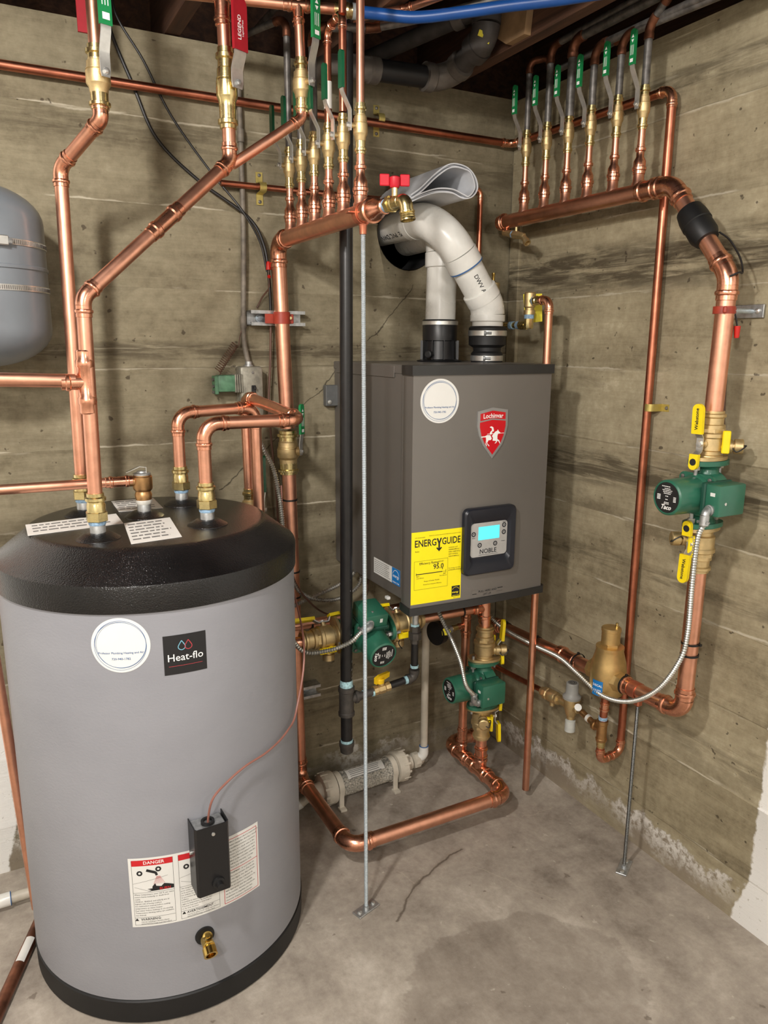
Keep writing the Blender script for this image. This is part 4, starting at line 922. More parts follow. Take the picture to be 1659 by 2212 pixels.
# ---------------------------------------------------------------- pumps and flange valves
def oval(a, b, n=28):
    pts = []
    for i in range(n):
        t = 2 * PI * i / n; c, s = math.cos(t), math.sin(t); pts.append((math.copysign(abs(c) ** .85, c) * a, math.copysign(abs(s) ** 1.15, s) * b))
    return pts
def pump(loc, flow, motor, side, label, s=1.0):
    o = local_thing('circulator_pump', label, 'pump', loc, flow, motor, 'green circulator pumps')
    mb = MB().lathe((0, -.034, 0), (0, 1, 0), [(0, .025), (.004, .040), (.014, .053), (.040, .055), (.050, .052)], 32)
    for g in (-1, 1):
        mb.lathe((0, 0, 0), (0, 0, g), [(.03, .034), (.045, .026), (.058, .0235), (.070, .030)], 24)
    mb.build('volute', 'green_pump', o)
    for g in (-1, 1):
        z0 = .068 if g > 0 else -.079
        fl_ = MB().prism(oval(.036, .055), (0, 0, z0), (1, 0, 0), (0, 1, 0), .011).build('flange', 'green_pump', o)
        for q in (-1, 1):
            MB().lathe((0, q * .0405, g * .064), (0, 0, -g), [(-.004, .0085), (.007, .0085)], 6).build('nut', 'steel', o)
            MB().cyl((0, q * .0405, g * .045), (0, q * .0405, g * .098), .0045, 10).build('bolt', 'galvanised', o)
    pl = MB().prism(rrect(.098, .098, .014), (0, .028, 0), (1, 0, 0), (0, 0, 1), -.008); pl.build('mount_plate', 'green_pump', o)
    for a in (-1, 1):
        for b in (-1, 1): MB().lathe((a * .038, .035, b * .038), (0, 1, 0), [(0, .005), (.004, .005), (.005, .003)], 8).build('screw', 'iron_old', o)
    MB().lathe((0, .034, 0), (0, 1, 0), [(0, .048), (.008, .046), (.012, .0425), (.086, .0415), (.092, .0405), (.095, .037), (.095, .0355), (.0925, .035)], 40, False).build('motor', 'green_pump', o)
    lb = MB().lathe((0, .1255, 0), (0, 1, 0), [(0, .0355), (.0015, .0355), (.0016, .0005)], 40).build('nameplate', 'logo_black', o)
    pr = MB(); rnd = random.Random(5)
    for y, w, x0 in ((.0235, .022, -.004), (.019, .016, 0), (.0155, .026, 0), (.012, .022, 0), (.0085, .018, 0), (.003, .008, 0), (-.004, .007, 0), (-.0105, .012, 0), (-.0135, .014, 0)):
        x = x0 - w / 2
        while x < x0 + w / 2: q = rnd.uniform(.0015, .004); pr.add(*(lambda m: (m.v, m.f))(bar(x, y, min(x + q, x0 + w / 2), y, .0017))); x += q + .0009
    for y in (.0, -.003, -.006, -.009): pr.add(*(lambda m: (m.v, m.f))(bar(.017, y + .003, .024, y + .003, .0016))); pr.add(*(lambda m: (m.v, m.f))(bar(-.026, y + .004, -.017, y + .004, .0018)))
    t = moved(text_mb('Taco', .0135, .03), 0, -.021); pr.add([(a + .35 * (b + .021), b, c) for a, b, c in t.v], t.f)
    # label reads upright with the flow axis
    pr.warp(lambda a, b, c: (-a * 1.08, .1275, b * 1.08)).build('print', 'print_white', lb, 0)
    bxm = MB().box((side * .066, .022, 0), (.050, .086, .072), .005, seg=2).build('terminal_box', 'green_pump', o)
    MB().box((side * .048, .024, 0), (.012, .092, .076), .003).build('box_base', 'green_dark', o)
    MB().lathe((side * .0905, .045, -.006), (side, 0, 0), [(0, .0035), (.002, .0035), (.0025, .001)], 10).build('cover_screw', 'steel', bxm)
    MB().box((side * .072, .0655, .014), (.012, .001, .008), 0).build('sticker', 'label_white', bxm, 0)
    return o
def flange_valve(loc, out, stem, drain, label, lever_up=True, cap_on=True, group='yellow-handled pump flange valves', drain_handle=None):
    """local z away from the pump; stem = direction of the main lever; drain in local xyz"""
    o = local_thing('flange_valve', label, 'valve', loc, out, stem, group)
    MB().prism(oval(.034, .053), (0, 0, 0), (1, 0, 0), (0, 1, 0), .008).build('flange', 'brass_cast', o)
    MB().lathe((0, 0, 0), (0, 0, 1), [(.007, .030), (.010, .029), (.012, .026), (.020, .026), (.023, .0315), (.050, .0315), (.053, .034), (.061, .034), (.064, .030)], 28).build('body', 'brass_cast', o)
    MB().lathe((0, 0, 0), (0, 0, 1), [(.062, .031), (.072, .031)], 8).build('hex', 'brass_cast', o)
    MB().lathe((0, 0, 0), (0, 0, 1), [(.070, .0285), (.080, .0285), (.082, .0245), (.096, .0245), (.099, .0285), (.105, .0285), (.107, .0245), (.112, .0245), (.112, RB)], 28).build('press_end', 'brass_cast', o)
    MB().lathe((0, .024, .038), (0, 1, 0), [(0, .013), (.008, .012), (.009, .0075), (.02, .0075), (.0205, .001)], 16).build('stem', 'brass_cast', o)
    MB().lathe((0, .041, .038), (0, 1, 0), [(0, .0075), (.006, .0075), (.0065, .001)], 6).build('nut', 'steel', o)
    yb = .042
    MB().ribbon([(0, yb, .026), (0, yb, .052), (0, yb + .006, .060), (0, yb + .012, .066)], (1, 0, 0), .017, .003).build('handle', 'steel', o)
    MB().ribbon([(0, yb, .028), (0, yb, .022), (0, yb + .010, .016), (0, yb + .016, .012)], (1, 0, 0), .015, .003).build('handle', 'steel', o)
    n = 8; w, g = .026, .068
    pr = [(-w / 2, 0), (w / 2, 0), (w / 2, g - w / 2)] + [(w / 2 * math.cos(PI * i / n), g - w / 2 + w / 2 * math.sin(PI * i / n)) for i in range(1, n)] + [(-w / 2, g - w / 2)]
    lv = MB().prism(pr, (0, yb + .018, .062), (1, 0, 0), (0, .05, 1), .009).build('lever', 'yellow', o)
    moved(text_mb('Webstone', .0115, .02), 0, .034, PI / 2).warp(lambda a, b, c: (-a, yb + .0190 + b * .05, .062 + b)).build('print', 'print_black', lv, 0)
    w, g = .022, .036
    pr = [(-w / 2, 0), (w / 2, 0), (w / 2, g - w / 2)] + [(w / 2 * math.cos(PI * i / n), g - w / 2 + w / 2 * math.sin(PI * i / n)) for i in range(1, n)] + [(-w / 2, g - w / 2)]
    tb = MB().prism(pr, (0, yb + .020, .016), (-1, 0, 0), (0, .05, -1), .009).build('lock_tab', 'yellow', o)
    disc(.008, 20, 0, 0, .018, 1).warp(lambda a, b, c: (-a, yb + .0206 + b * .05, .016 - b)).build('print', 'print_black', tb, 0)
    dd = V(drain).normalized(); c = V((0, 0, .032))
    MB().lathe(c, dd, [(.015, .0145), (.034, .0145), (.036, .0165), (.046, .0165), (.047, .0125), (.056, .0125)], 18).build('drain_port', 'brass_cast', o)
    if cap_on:
        MB().lathe(c, dd, [(.050, .0125), (.051, .0175), (.068, .0175), (.070, .0145), (.0705, .001)], 12).build('drain_cap', 'brass_cast', o)
    xx, yy = ortho(dd); e = c + dd * .055
    MB().tube(spline([c + dd * .044 + xx * .012, e + xx * .022 + yy * .01, c + dd * .074 + xx * .016 - yy * .004, c + dd * .064], 5), .0016, 6).build('tether', 'rubber', o)
    hdn = V(drain_handle) if drain_handle else V((-1, .2, 0)); hdn = (hdn - dd * hdn.dot(dd)).normalized(); k = c + dd * .030
    MB().lathe(k, hdn, [(.008, .009), (.024, .009), (.026, .006)], 14).build('drain_stem', 'yellow', o)
    up_ = V((0, 0, 1)); sd = up_.cross(hdn).normalized()
    MB().box(k + hdn * .028 + up_ * .012, (.017, .009, .052), .002, (sd, hdn, up_)).build('drain_handle', 'yellow', o)
    return o
# pump on the right wall drop
P1 = V((-.105, -.930, 1.111))
pump(P1, (0, 0, 1), (-1, 0, 0), -1, 'green circulator pump on the right wall drop pipe')
flange_valve(P1 + V((0, 0, .080)), (0, 0, 1), (-1, -.12, 0), (-.80, -.6, 0), 'brass flange valve on top of the right wall pump', drain_handle=(-1, .9, 0))
flange_valve(P1 + V((0, 0, -.080)), (0, 0, -1), (-1, -.12, 0), (-.6, .75, 0), 'brass flange valve below the right wall pump', drain_handle=(1, .1, 0))
# pump under the boiler on the pair of risers
P2 = V((-.265, -.298, .398))
pump(P2, (0, 0, 1), (-1, 0, 0), -1, 'green circulator pump standing upright beneath the right side of the boiler')
flange_valve(P2 + V((0, 0, .080)), (0, 0, 1), (.94, -.34, 0), (.1, .8, .0), 'brass flange valve on top of the upright pump beneath the boiler', drain_handle=(-1, .1, 0))
flange_valve(P2 + V((0, 0, -.080)), (0, 0, -1), (.94, -.34, 0), (-.97, -.18, 0), 'brass flange valve below the upright pump beneath the boiler', drain_handle=(-.5, .85, 0))
s2 = thing('copper_pipe', 'copper stack of tee and pipes above the upright pump beneath the boiler', 'pipe', (-.265, -.295, .585))
MB().cyl((-.265, -.297, .575), (-.265, -.290, .765), R1 * 1.18).build('pipe', 'copper', s2)
tee_mesh((-.265, -.292, .648), (0, 0, 1), (-1, 0, 0), R1 * 1.18, R1, .05, .046).build('tee', 'copper_fitting', s2)
MB().cyl((-.285, -.288, .647), (-.500, -.285, .647), R1).build('pipe', 'copper', s2)
zip_tie(s2, (-.345, -.287, .647), (1, 0, 0), R1)
s3 = thing('copper_pipe', 'copper stub joining the upright pump down to the floor loop', 'pipe', (-.266, -.30, .13))
MB().cyl((-.266, -.302, .135), (-.265, -.299, .215), RB * .86).build('pipe', 'copper', s3)
coupling_mesh((-.266, -.302, .158), (0, 0, 1), RB * .86, .022).build('coupling', 'copper_fitting', s3)
s4 = thing('copper_pipe', 'slim copper riser behind the upright pump with a gauge tee', 'pipe', (-.266, -.192, .14))
MB().cyl((-.266, -.192, .13), (-.262, -.190, .66), R1).build('pipe', 'copper', s4)
coupling_mesh((-.266, -.192, .165), (0, 0, 1), R1, .03).build('coupling', 'copper_fitting', s4)
tee_mesh((-.263, -.190, .556), (0, 0, 1), (-1, -.12, 0), R1, .0085, .042, .04).build('tee', 'copper_fitting', s4)
# pump on the level line, left under the boiler
P3 = V((-.682, -.285, .647))
pump(P3, (1, 0, 0), (0, -.965, -.26), 1, 'green circulator pump lying on the level line beneath the left side of the boiler')
flange_valve(P3 + V((-.080, 0, 0)), (-1, 0, 0), (0, .55, .83), (-.6, -1, 0), 'brass flange valve left of the level pump, half behind the tank', drain_handle=(1, -.6, 0))
flange_valve(P3 + V((.080, 0, 0)), (1, 0, 0), (0, .55, .83), (.6, -1, 0), 'brass flange valve right of the level pump, beside the gas riser', drain_handle=(-.9, -.5, 0))

# ---------------------------------------------------------------- lower right: drop pipe, air separator, fill valve
fr = thing('copper_pipe', 'thick copper pipe below the right wall pump, bending back to the air separator', 'pipe', (RX, -.93, .54))
pipe_run(fr, [(RX, -.930, .935), (RX, -.928, .547), (RX, -.722, .541)], RB, bend=.040, n=24)
zip_tie(fr, (RX, -.930, .735), (0, 0, 1), RB, (.4, -1, 0)); zip_tie(fr, (RX, -.930, .705), (0, 0, 1), RB)
MB().lathe((RX, -.722, .541), (0, -1, 0), [(-.01, RB * 1.1), (.006, RB * 1.1), (.008, RB * 1.27), (.018, RB * 1.27), (.02, RB * 1.1), (.032, RB * 1.1)], 24).build('press_end', 'copper_fitting', fr)
zip_tie(fr, (RX, -.735, .541), (0, 1, 0), RB * 1.25, (0, 0, 1))
MB().lathe((RX, -.772, .5415), (0, 1, 0), [(-.012, RB + .001), (-.012, RB + .003), (.012, RB + .003), (.012, RB + .001)], 24, False).build('pipe_clamp', 'clamp_copper', fr)
MB().box((RX, -.783, .512), (.018, .018, .022), .003).build('clamp_socket', 'clamp_copper', fr)
SY = -.668
sepr = thing('air_separator', 'gold brass air separator with blue label on the lower right pipe', 'air separator', (RX, SY, .48))
MB().lathe((RX, SY, 0), (0, 0, 1), [(.478, .012), (.480, .026), (.492, .044), (.51, .0495), (.555, .050), (.585, .0465), (.618, .0375), (.622, .0385), (.630, .0385), (.632, .030)], 40).build('body', 'gold_body', sepr)
MB().lathe((RX, SY, .630), (0, 0, 1), [(0, .0275), (.010, .0275)], 6).build('hex', 'gold_body', sepr)
MB().lathe((RX, SY, .640), (0, 0, 1), [(0, .0255), (.034, .0255), (.035, .027), (.043, .027), (.045, .025), (.0455, .001)], 32).build('air_vent', 'gold_body', sepr)
MB().lathe((RX + .012, SY - .008, .684), (0, 0, 1), [(0, .0055), (.006, .0055), (.007, .004), (.014, .004), (.0145, .001)], 12).build('vent_plug', 'brass', sepr)
for g in (-1, 1):
    MB().lathe((RX, SY, .541), (0, g, 0), [(.038, .034), (.05, .030), (.052, .0295), (.064, .0295), (.066, .024)], 8).build('hub', 'gold_body', sepr)
lbm = MB()
for j in range(2):
    pass
a0, a1 = -3.25, -2.60; vs = []; fs = []
for i in range(9):
    a = a0 + (a1 - a0) * i / 8
    for z in (.496, .540): vs.append((RX + .0506 * math.cos(a), SY + .0506 * math.sin(a), z))
for i in range(8): fs.append((2 * i, 2 * i + 2, 2 * i + 3, 2 * i + 1))
sl_ = MB().add(vs, fs).build('blue_label', 'star_blue', sepr)
def sep_w(h): return lambda a, b, c: (RX + (.0506 + h) * math.cos(-2.925 + a / .05), SY + (.0506 + h) * math.sin(-2.925 + a / .05), .518 + b)
moved(text_mb('DISCAL', .009, .02), 0, .008).warp(sep_w(.0004)).build('print', 'print_white', sl_, 0)
moved(text_mb('CALEFFI', .007, .01), 0, -.006).warp(sep_w(.0004)).build('print', 'print_white', sl_, 0)
# fill line
fz = .392
fp = thing('copper_pipe', 'slim copper fill pipe behind the lower right fittings, running to the corner', 'pipe', (RX, -.05, .36))
MB().cyl((RX, -.03, .352), (RX, -.40, .378), .0085).build('pipe', 'copper_old', fp)
coupling_mesh((RX, -.10, .357), (0, 1, -.05), .0085, .02).build('coupling', 'copper_fitting', fp)
fv = thing('fill_valve', 'brass fill valve with grey cap on the lower right wall', 'valve', (RX, -.54, .34))
fd = V((0, -1, .06)).normalized(); q = V((RX, -.395, .376))
MB().lathe(q, fd, [(0, .015), (.014, .015), (.016, .02), (.03, .02), (.034, .0165), (.06, .0165), (.062, .018), (.078, .018), (.08, .012), (.10, .012)], 8).build('union', 'brass_cast', fv)
MB().lathe(q + fd * .035, fd, [(0, .0185), (.004, .0195), (.03, .0195), (.034, .0175)], 20).build('check_body', 'brass_cast', fv)
MB().lathe(q + fd * .05 + V((0, 0, -.014)), (0, 0, -1), [(0, .008), (.016, .008)], 12).build('vent_port', 'brass_cast', fv)
c = q + fd * .135
MB().lathe(q + fd * .09, fd, [(0, .0125), (.075, .0125), (.078, .010)], 16).build('through_body', 'brass_cast', fv)
MB().lathe(c, (0, 0, 1), [(-.040, .012), (-.030, .012), (-.028, .015), (-.020, .017), (.0, .0225), (.022, .0235), (.024, .0275), (.027, .0275)], 24).build('body', 'brass_cast', fv)
MB().lathe(c, (0, 0, 1), [(.026, .027), (.034, .0275), (.040, .022), (.044, .0195), (.075, .0185), (.077, .017), (.0775, .001)], 28).build('cap', 'cap_grey', fv)
cp = disc(.0125, 24, .0105, 0, 0, 1); cp.add(*(lambda m: (m.v, m.f))(disc(.008, 20, .005, 0, 0, 1))); cp.add(*(lambda m: (m.v, m.f))(bar(-.004, 0, .004, 0, .002)))
cp.warp(on_plane(c + V((0, 0, .0775)), (1, 0, 0), (0, 1, 0), .0004)).build('cap_print', 'print_black', fv, 0)
MB().lathe(c, (0, 0, -1), [(.038, .009), (.044, .009), (.046, .0155), (.080, .0160), (.081, .001)], 24).build('lower_cap', 'cap_pale', fv)
MB().lathe(c + V((-.004, -.034, .008)), (-.5, -.5, .55), [(0, .006), (.012, .006), (.014, .0105), (.022, .0105), (.0225, .001)], 16).build('gauge_plug', 'label_white', fv)
ft = thing('brass_tee', 'weathered brass tee hanging beneath the gold air separator', 'fitting', (RX, -.660, .31))
MB().cyl((RX, -.664, .492), (RX, -.662, .40), .0111).build('nipple', 'copper_old', ft)
coupling_mesh((RX, -.664, .445), (0, 0, 1), .0111, .014).build('coupling', 'copper_fitting', ft)
MB().lathe((RX, -.661, .402), (0, 0, 1), [(0, .0125), (.010, .0125)], 16).build('thread_tape', 'thread_tape', ft)
mb = MB().lathe((RX, -.660, .335), (0, 0, 1), [(0, .015), (.008, .0165), (.010, .0145), (.052, .0145), (.054, .0165), (.064, .0165), (.066, .012)], 18)
mb.lathe((RX, -.660, .372), (0, 1, 0), [(0, .0125), (.022, .0125), (.024, .0155), (.032, .0155), (.033, .011)], 18); mb.build('tee', 'bronze', ft)
MB().cyl((RX, -.635, .372), (RX, -.575, .386), .0095).build('nipple', 'bronze', ft)
MB().lathe((RX, -.600, .380), (0, -1, -.1), [(0, .0115), (.009, .0115)], 14).build('thread_tape', 'seal_white', ft)
MB().lathe((RX, -.660, .338), (0, 0, -1), [(0, .0125), (.018, .0125), (.02, .011), (.04, .0105)], 16).build('adapter', 'brass', ft)

# ---------------------------------------------------------------- slim copper lines strapped to the walls
wl = thing('copper_pipe', 'slim copper line round both walls near the ceiling, dropping down the right wall', 'pipe', (-.03, -.66, .27))
pipe_run(wl, [(XL + .02, -.028, 2.066), (-.032, -.028, 2.064), (-.032, -.664, 2.056), (-.022, -.656, .275), (RX, -.660, .272), (RX, -.660, .315)], R34, 'copper_old', 'copper_fitting', bend=.026)
coupling_mesh((-.07, -.656, .2735), (1, 0, 0), R34 * .9, .018).build('coupling', 'copper_fitting', wl)
w2 = thing('copper_pipe', 'slim copper line on the back wall behind the left manifold and vents', 'pipe', (-.96, -.03, 1.3))
pipe_run(w2, [(-.975, -.026, 1.861), (-.478, -.026, 1.861), (-.452, -.026, 1.921), (-.146, -.026, 1.920), (-.146, -.026, 1.2)], .0082, 'copper_old', 'copper_fitting', bend=.02)
def pipe_strap(p, axis, wall_n, r, label):
    """two-hole strap; axis = long direction of the plate, wall_n = out of the wall"""
    p, a, n = V(p), V(axis).normalized(), V(wall_n).normalized(); w = a.cross(n)
    o = thing('pipe_strap', label, 'strap', p, 'yellow pipe straps'); hgt = r * 2 + .006 if False else None
    pts = [p - a * .042 + n * .0015, p - a * (r + .006) + n * .0015]
    cc = p + n * .028
    for i in range(9):
        t = PI * i / 8; pts.append(p + n * (.028 * .98 + (r + .002) * math.sin(t) * .9) - a * (r + .003) * math.cos(t))
    pts += [p + a * (r + .006) + n * .0015, p + a * .042 + n * .0015]
    pts2 = pts[:2] + [p - a * (r + .004) + n * .012] + pts[2:11] + [p + a * (r + .004) + n * .012] + pts[11:]
    MB().ribbon(pts2, w, .019, .002).build('band', 'strap_yellow', o)
    for s in (-1, 1): MB().lathe(p + a * s * .034 + n * .002, n, [(0, .005), (.003, .0045), (.004, .002)], 12).build('screw', 'iron_old', o)
    return o
pipe_strap((-0.501, 0, 2.077), (0, 0, 1), (0, -1, 0), R34, 'yellow metal strap holding the ceiling-height copper line, right of manifold')
pipe_strap(((-0.86, 0, 1.866)[0], 0, 1.861), (0, 0, 1), (0, -1, 0), .009, 'yellow metal strap left of the left manifold on lower copper line')
pipe_strap((0, -.668, 1.288), (0, 1, 0), (-1, 0, 0), R34, 'yellow metal strap holding the copper drop on the right wall')

# ---------------------------------------------------------------- boiler discharge pipe and relief valve
rl = thing('copper_pipe', 'copper discharge pipe hanging open beside the boiler just above the floor', 'pipe', (-.145, -.387, .035))
rp_ = [(-.150, -.325, 1.572), (-.148, -.385, 1.572), (-.145, -.387, .035)]
mbp = MB(); a = arc(*rp_, .024)
elbow_mesh(*rp_, R34, .022).build('elbow', 'copper_fitting', rl)
MB().lathe((-.145, -.387, .035), (V(a[-1]) - V((-.145, -.387, .035))), [((V(a[-1]) - V((-.145, -.387, .035))).length, R34), (0, R34), (.0, R34 * .88), (.05, R34 * .88), (.05, .0005)], 20, False).build('pipe', 'copper', rl)
MB().cyl((-.150, -.322, 1.572), a[0], R34).build('pipe', 'copper', rl)
rv = thing('relief_valve', 'brass relief valve with yellow tag above the right side of the boiler', 'valve', (-.15, -.30, 1.39))
MB().tube(smooth_path([(-.206, -.165, 1.392), (-.206, -.165, 1.505), (-.138, -.105, 1.505), (-.150, -.300, 1.505), (-.150, -.300, 1.535)], .012, 4), .0095, 14).build('nipple', 'brass', rv)
for y0, y1, m in ((-.205, -.222, 'thread_tape'), (-.240, -.257, 'thread_tape')):
    MB().cyl((-.1445, y0, 1.505), (-.1455, y1, 1.505), .0118).build('thread_tape', m, rv)
MB().lathe((-.1455, -.255, 1.505), (-.02, -1, 0), [(0, .0135), (.03, .0135)], 8).build('elbow', 'brass', rv)
MB().lathe((-.150, -.300, 1.494), (0, 0, 1), [(0, .012), (.004, .0135), (.028, .0135), (.029, .011)], 10).build('elbow', 'brass', rv)
MB().lathe((-.150, -.300, 1.522), (0, 0, 1), [(0, .0145), (.012, .0145)], 16).build('thread_tape', 'thread_tape', rv)
MB().lathe((-.150, -.300, 1.534), (0, 0, 1), [(0, .0165), (.012, .0165), (.013, .013), (.018, .013), (.022, .016), (.05, .017), (.060, .0165), (.063, .014), (.064, .001)], 20).build('body', 'brass_cast', rv)
MB().lathe((-.150, -.302, 1.572), (.02, -1, 0), [(0, .0115), (.020, .0115), (.021, .0135), (.030, .0135), (.032, .0115), (.045, .0115)], 16).build('outlet', 'brass', rv)
MB().cyl((-.1497, -.318, 1.572), (-.1495, -.328, 1.572), .0128).build('thread_tape', 'thread_tape', rv)
tgt = MB().prism([(-.012, 0), (.044, .002), (.046, -.078), (-.004, -.084)], (-.128, -.258, 1.594), (.88, -.47, 0), (0, .05, 1), .001).build('yellow_tag', 'yellow_tag', rv, 0)
av = thing('air_vent', 'slim brass air vent standing behind the front vent pipe', 'valve', (-.138, -.105, 1.515))
MB().lathe((-.138, -.105, 1.515), (0, 0, 1), [(0, .009), (.02, .009), (.022, .0165), (.11, .0165), (.112, .0175), (.120, .0175), (.122, .012)], 20).build('body', 'brass_cast', av)
MB().lathe((-.142, -.105, 1.635), (0, 0, 1), [(0, .007), (.006, .007), (.007, .0045), (.022, .0045), (.024, .0055), (.03, .0055), (.0305, .001)], 12).build('cap', 'brass_shiny', av)

# ---------------------------------------------------------------- wall-hung boiler
bo = thing('wall_boiler', 'grey wall-hung boiler with black trim, red shield badge and lit display', 'boiler', (-.42, 0, .757))
BZ0, BZ1 = .757, 1.397
MB().box((-.415, -.216, (BZ0 + BZ1) / 2 + .004), (.452, .428, BZ1 - BZ0 - .03), .003).build('cabinet', 'boiler_grey', bo)
MB().box((-.415, -.216, BZ1 - .012), (.456, .430, .024), .003).build('top_plate', 'boiler_grey', bo)
for y in (-.11, -.30): MB().box((-.6435, y, BZ1 - .018), (.002, .17, .030), .0005).build('lid_flange', 'boiler_grey', bo)
MB().box((-.657, -.014, 1.296), (.043, .022, .062), .002).build('wall_bracket', 'bracket_grey', bo)
MB().lathe((-.668, -.026, 1.277), (0, -1, 0), [(0, .007), (.003, .006), (.004, .001)], 14).build('bracket_screw', 'steel', bo)
MB().box((-.645, -.36, BZ0 + .004), (.010, .016, .008), .001).build('drip_clip', 'label_white', bo)
def fy(x): return -.4868 - .007 * max(0, 1 - ((x + .429) / .217) ** 2)
def cover_plan(e):
    pts = [(-.6415 - e, -.4295), (-.6455 - e, -.474 - e)]
    for i in range(17):
        x = -.6455 + (.6455 - .212) * i / 16; pts.append((x - (e if i == 0 else 0) + (e if i == 16 else 0), fy(x) - e))
    pts += [(-.203 + e, -.476 - e), (-.195 + e, -.4295)]; return pts
def plan_prism(pl, z0, z1): return MB().prism(pl, (0, 0, z0), (1, 0, 0), (0, 1, 0), z1 - z0)
plan_prism(cover_plan(0), BZ0 + .01, BZ1 - .012).build('front_cover', 'boiler_front', bo, 20)
plan_prism(cover_plan(.005), BZ1 - .024, BZ1).build('top_trim', 'boiler_trim', bo, 20)
plan_prism(cover_plan(.005), BZ0 - .008, BZ0 + .012).build('bottom_trim', 'boiler_trim', bo, 20)
def face(h): return lambda a, b, c: (a, fy(a) - h - c, b)
def fsheet(x0, x1, z0, z1, n=10): return sheet(x1 - x0, z1 - z0, n, 1, (x0 + x1) / 2, (z0 + z1) / 2)
st_c = (-.5700, 1.3090)
round_sticker(bo, lambda h: (lambda a, b, c: face(h)(a + st_c[0], b + st_c[1], 0)), .0555)
# energy guide
eg = fsheet(-.6450, -.4935, .7785, .9745).warp(face(.0006)).build('energy_label', 'energy_yellow', bo, 0)
tb = MB()
def flush():
    global tb
    tb.warp(face(.0010)).build('print', 'print_black', eg, 0); tb = MB()
def ep(s, size, x, z, bold=0, align='LEFT'): tb.add(*(lambda m: (m.v, m.f))(moved(text_mb(s, size, bold, align, 2), x, z)))
def el(*a): tb.add(*(lambda m: (m.v, m.f))(bar(*a)))
ep('U.S. Government', .0042, -.635, .9595); ep('Federal law prohibits removal of this label before consumer purchase', .0034, -.594, .962)
hl = MB()
def fit_text(s, size, x0, x1, z, bold):
    m = text_mb(s, size, bold, 'LEFT', 2); w = max(q[0] for q in m.v); hl.add([(x0 + a * (x1 - x0) / w, b + z, c) for a, b, c in m.v], m.f)
fit_text('ENERG', .0262, -.6365, -.5720, .9425, .016); fit_text('GUIDE', .0262, -.5555, -.4985, .9425, .016)
hl.add([(-.5715, .953, 0), (-.567, .953, 0), (-.5635, .944, 0), (-.560, .953, 0), (-.5555, .953, 0), (-.561, .939, 0), (-.561, .925, 0), (-.566, .925, 0), (-.566, .939, 0)], [tuple(range(8, -1, -1))])
hl.add([(-.572, .926, 0), (-.5635, .917, 0), (-.555, .926, 0), (-.5575, .929, 0), (-.561, .9255, 0), (-.566, .9255, 0), (-.5695, .929, 0)], [tuple(range(7))])
flush()
ep('Boiler', .0052, -.634, .9225)
flush()
for i, s in enumerate(('Lochinvar, LLC', 'NKB080-M9(A,L)', 'NKB-110(M-9(N,L)', 'NKT110-9(N,L)', 'NKB199-M9(A,L)')): ep(s, .0046, -.5345, .924 - .0062 * i, .006)
flush()
for a in ((-.636, .896, -.536, .896), (-.636, .8185, -.536, .8185), (-.636, .8185, -.636, .896), (-.536, .8185, -.536, .896)): el(*a, .0006)
ep('Efficiency Rating', .0088, -.6215, .8885, .008); ep('(AFUE)*', .0052, -.5655, .889); ep('95.0', .0185, -.580, .876, .014)
el(-.630, .8605, -.552, .8605, .0022); el(-.552, .8605, -.5415, .8605, .0007); el(-.630, .857, -.630, .864, .0012); el(-.5415, .857, -.5415, .8655, .0010)
tb.add([(-.5545, .8695, 0), (-.550, .8695, 0), (-.55225, .866, 0)], [(2, 1, 0)])
ep('80.0', .0046, -.6295, .8545, .006); ep('Least Efficient', .0040, -.6295, .8495); ep('98.0', .0046, -.5495, .8545, .006); ep('Most Efficient', .0040, -.5605, .8495)
ep('Range of Similar Models', .0048, -.6070, .8395); ep('Annual Fuel Utilization Efficiency', .0042, -.6095, .8305)
flush()
ep('For energy cost info, visit', .0044, -.5335, .8665); ep('productinfo.energy.gov', .0046, -.5335, .8615, .008); flush(); ep('Based on AFUE', .003, -.516, .7815)
flush(); hl.warp(face(.0010)).build('headline', 'print_black', eg, 0)
es = fsheet(-.5220, -.4965, .7855, .8150, 4).warp(face(.0011)).build('star_mark', 'print_black', eg, 0)
mk = join(moved(text_mb('energy', .0075, .01), -.511, .7975), moved(text_mb('ENERGY STAR', .0034, .01), -.5092, .788))
for i in range(7):
    a0, a1 = PI * (.16 + .1 * i), PI * (.16 + .1 * (i + 1)); mk.add(*(lambda m: (m.v, m.f))(bar(-.5095 + .0115 * math.cos(a0), .8 + .0115 * math.sin(a0), -.5095 + .0115 * math.cos(a1), .8 + .0115 * math.sin(a1), .0009)))
mk.warp(face(.0015)).build('star_print', 'energy_yellow', eg, 0)
# control panel
pc_ = (-.4105, .9325)
def rr3(w, h, r, d): return [(a + pc_[0], fy(pc_[0]) - d, b + pc_[1]) for a, b in rrect(w, h, r, 5)]
rings = [rr3(.168, .184, .016, -.008), rr3(.168, .184, .016, .012), rr3(.160, .176, .015, .017), rr3(.132, .122, .014, .0155), rr3(.121, .096, .010, .007)]
cpn = MB().ring_mesh([[V(p) for p in r] for r in rings], 24, True, True).build('control_panel', 'panel_navy', bo)
sp2 = MB().prism(rrect(.119, .094, .010, 5), (pc_[0] - .001, fy(pc_[0]) - .0074, pc_[1] + .003), (1, 0, 0), (0, 0, 1), .0012).build('face_plate', 'panel_silver', cpn)
ph_ = fy(pc_[0]) - .0090
def pl_w(d): return lambda a, b, c: (a, ph_ - d, b)
fsheet(-.4470, -.3780, .9350, .9715, 1).warp(pl_w(.0)).build('display_screen', 'lcd_screen', cpn, 0)
pt = MB()
for x, z in ((-.4625, .953), (-.3635, .970), (-.3635, .950), (-.442, .921), (-.391, .921)):
    pt.add(*(lambda m: (m.v, m.f))(disc(.0068, 20, .0040, x, z, 1))); pt.add(*(lambda m: (m.v, m.f))(disc(.0016, 10, 0, x, z, 1)))
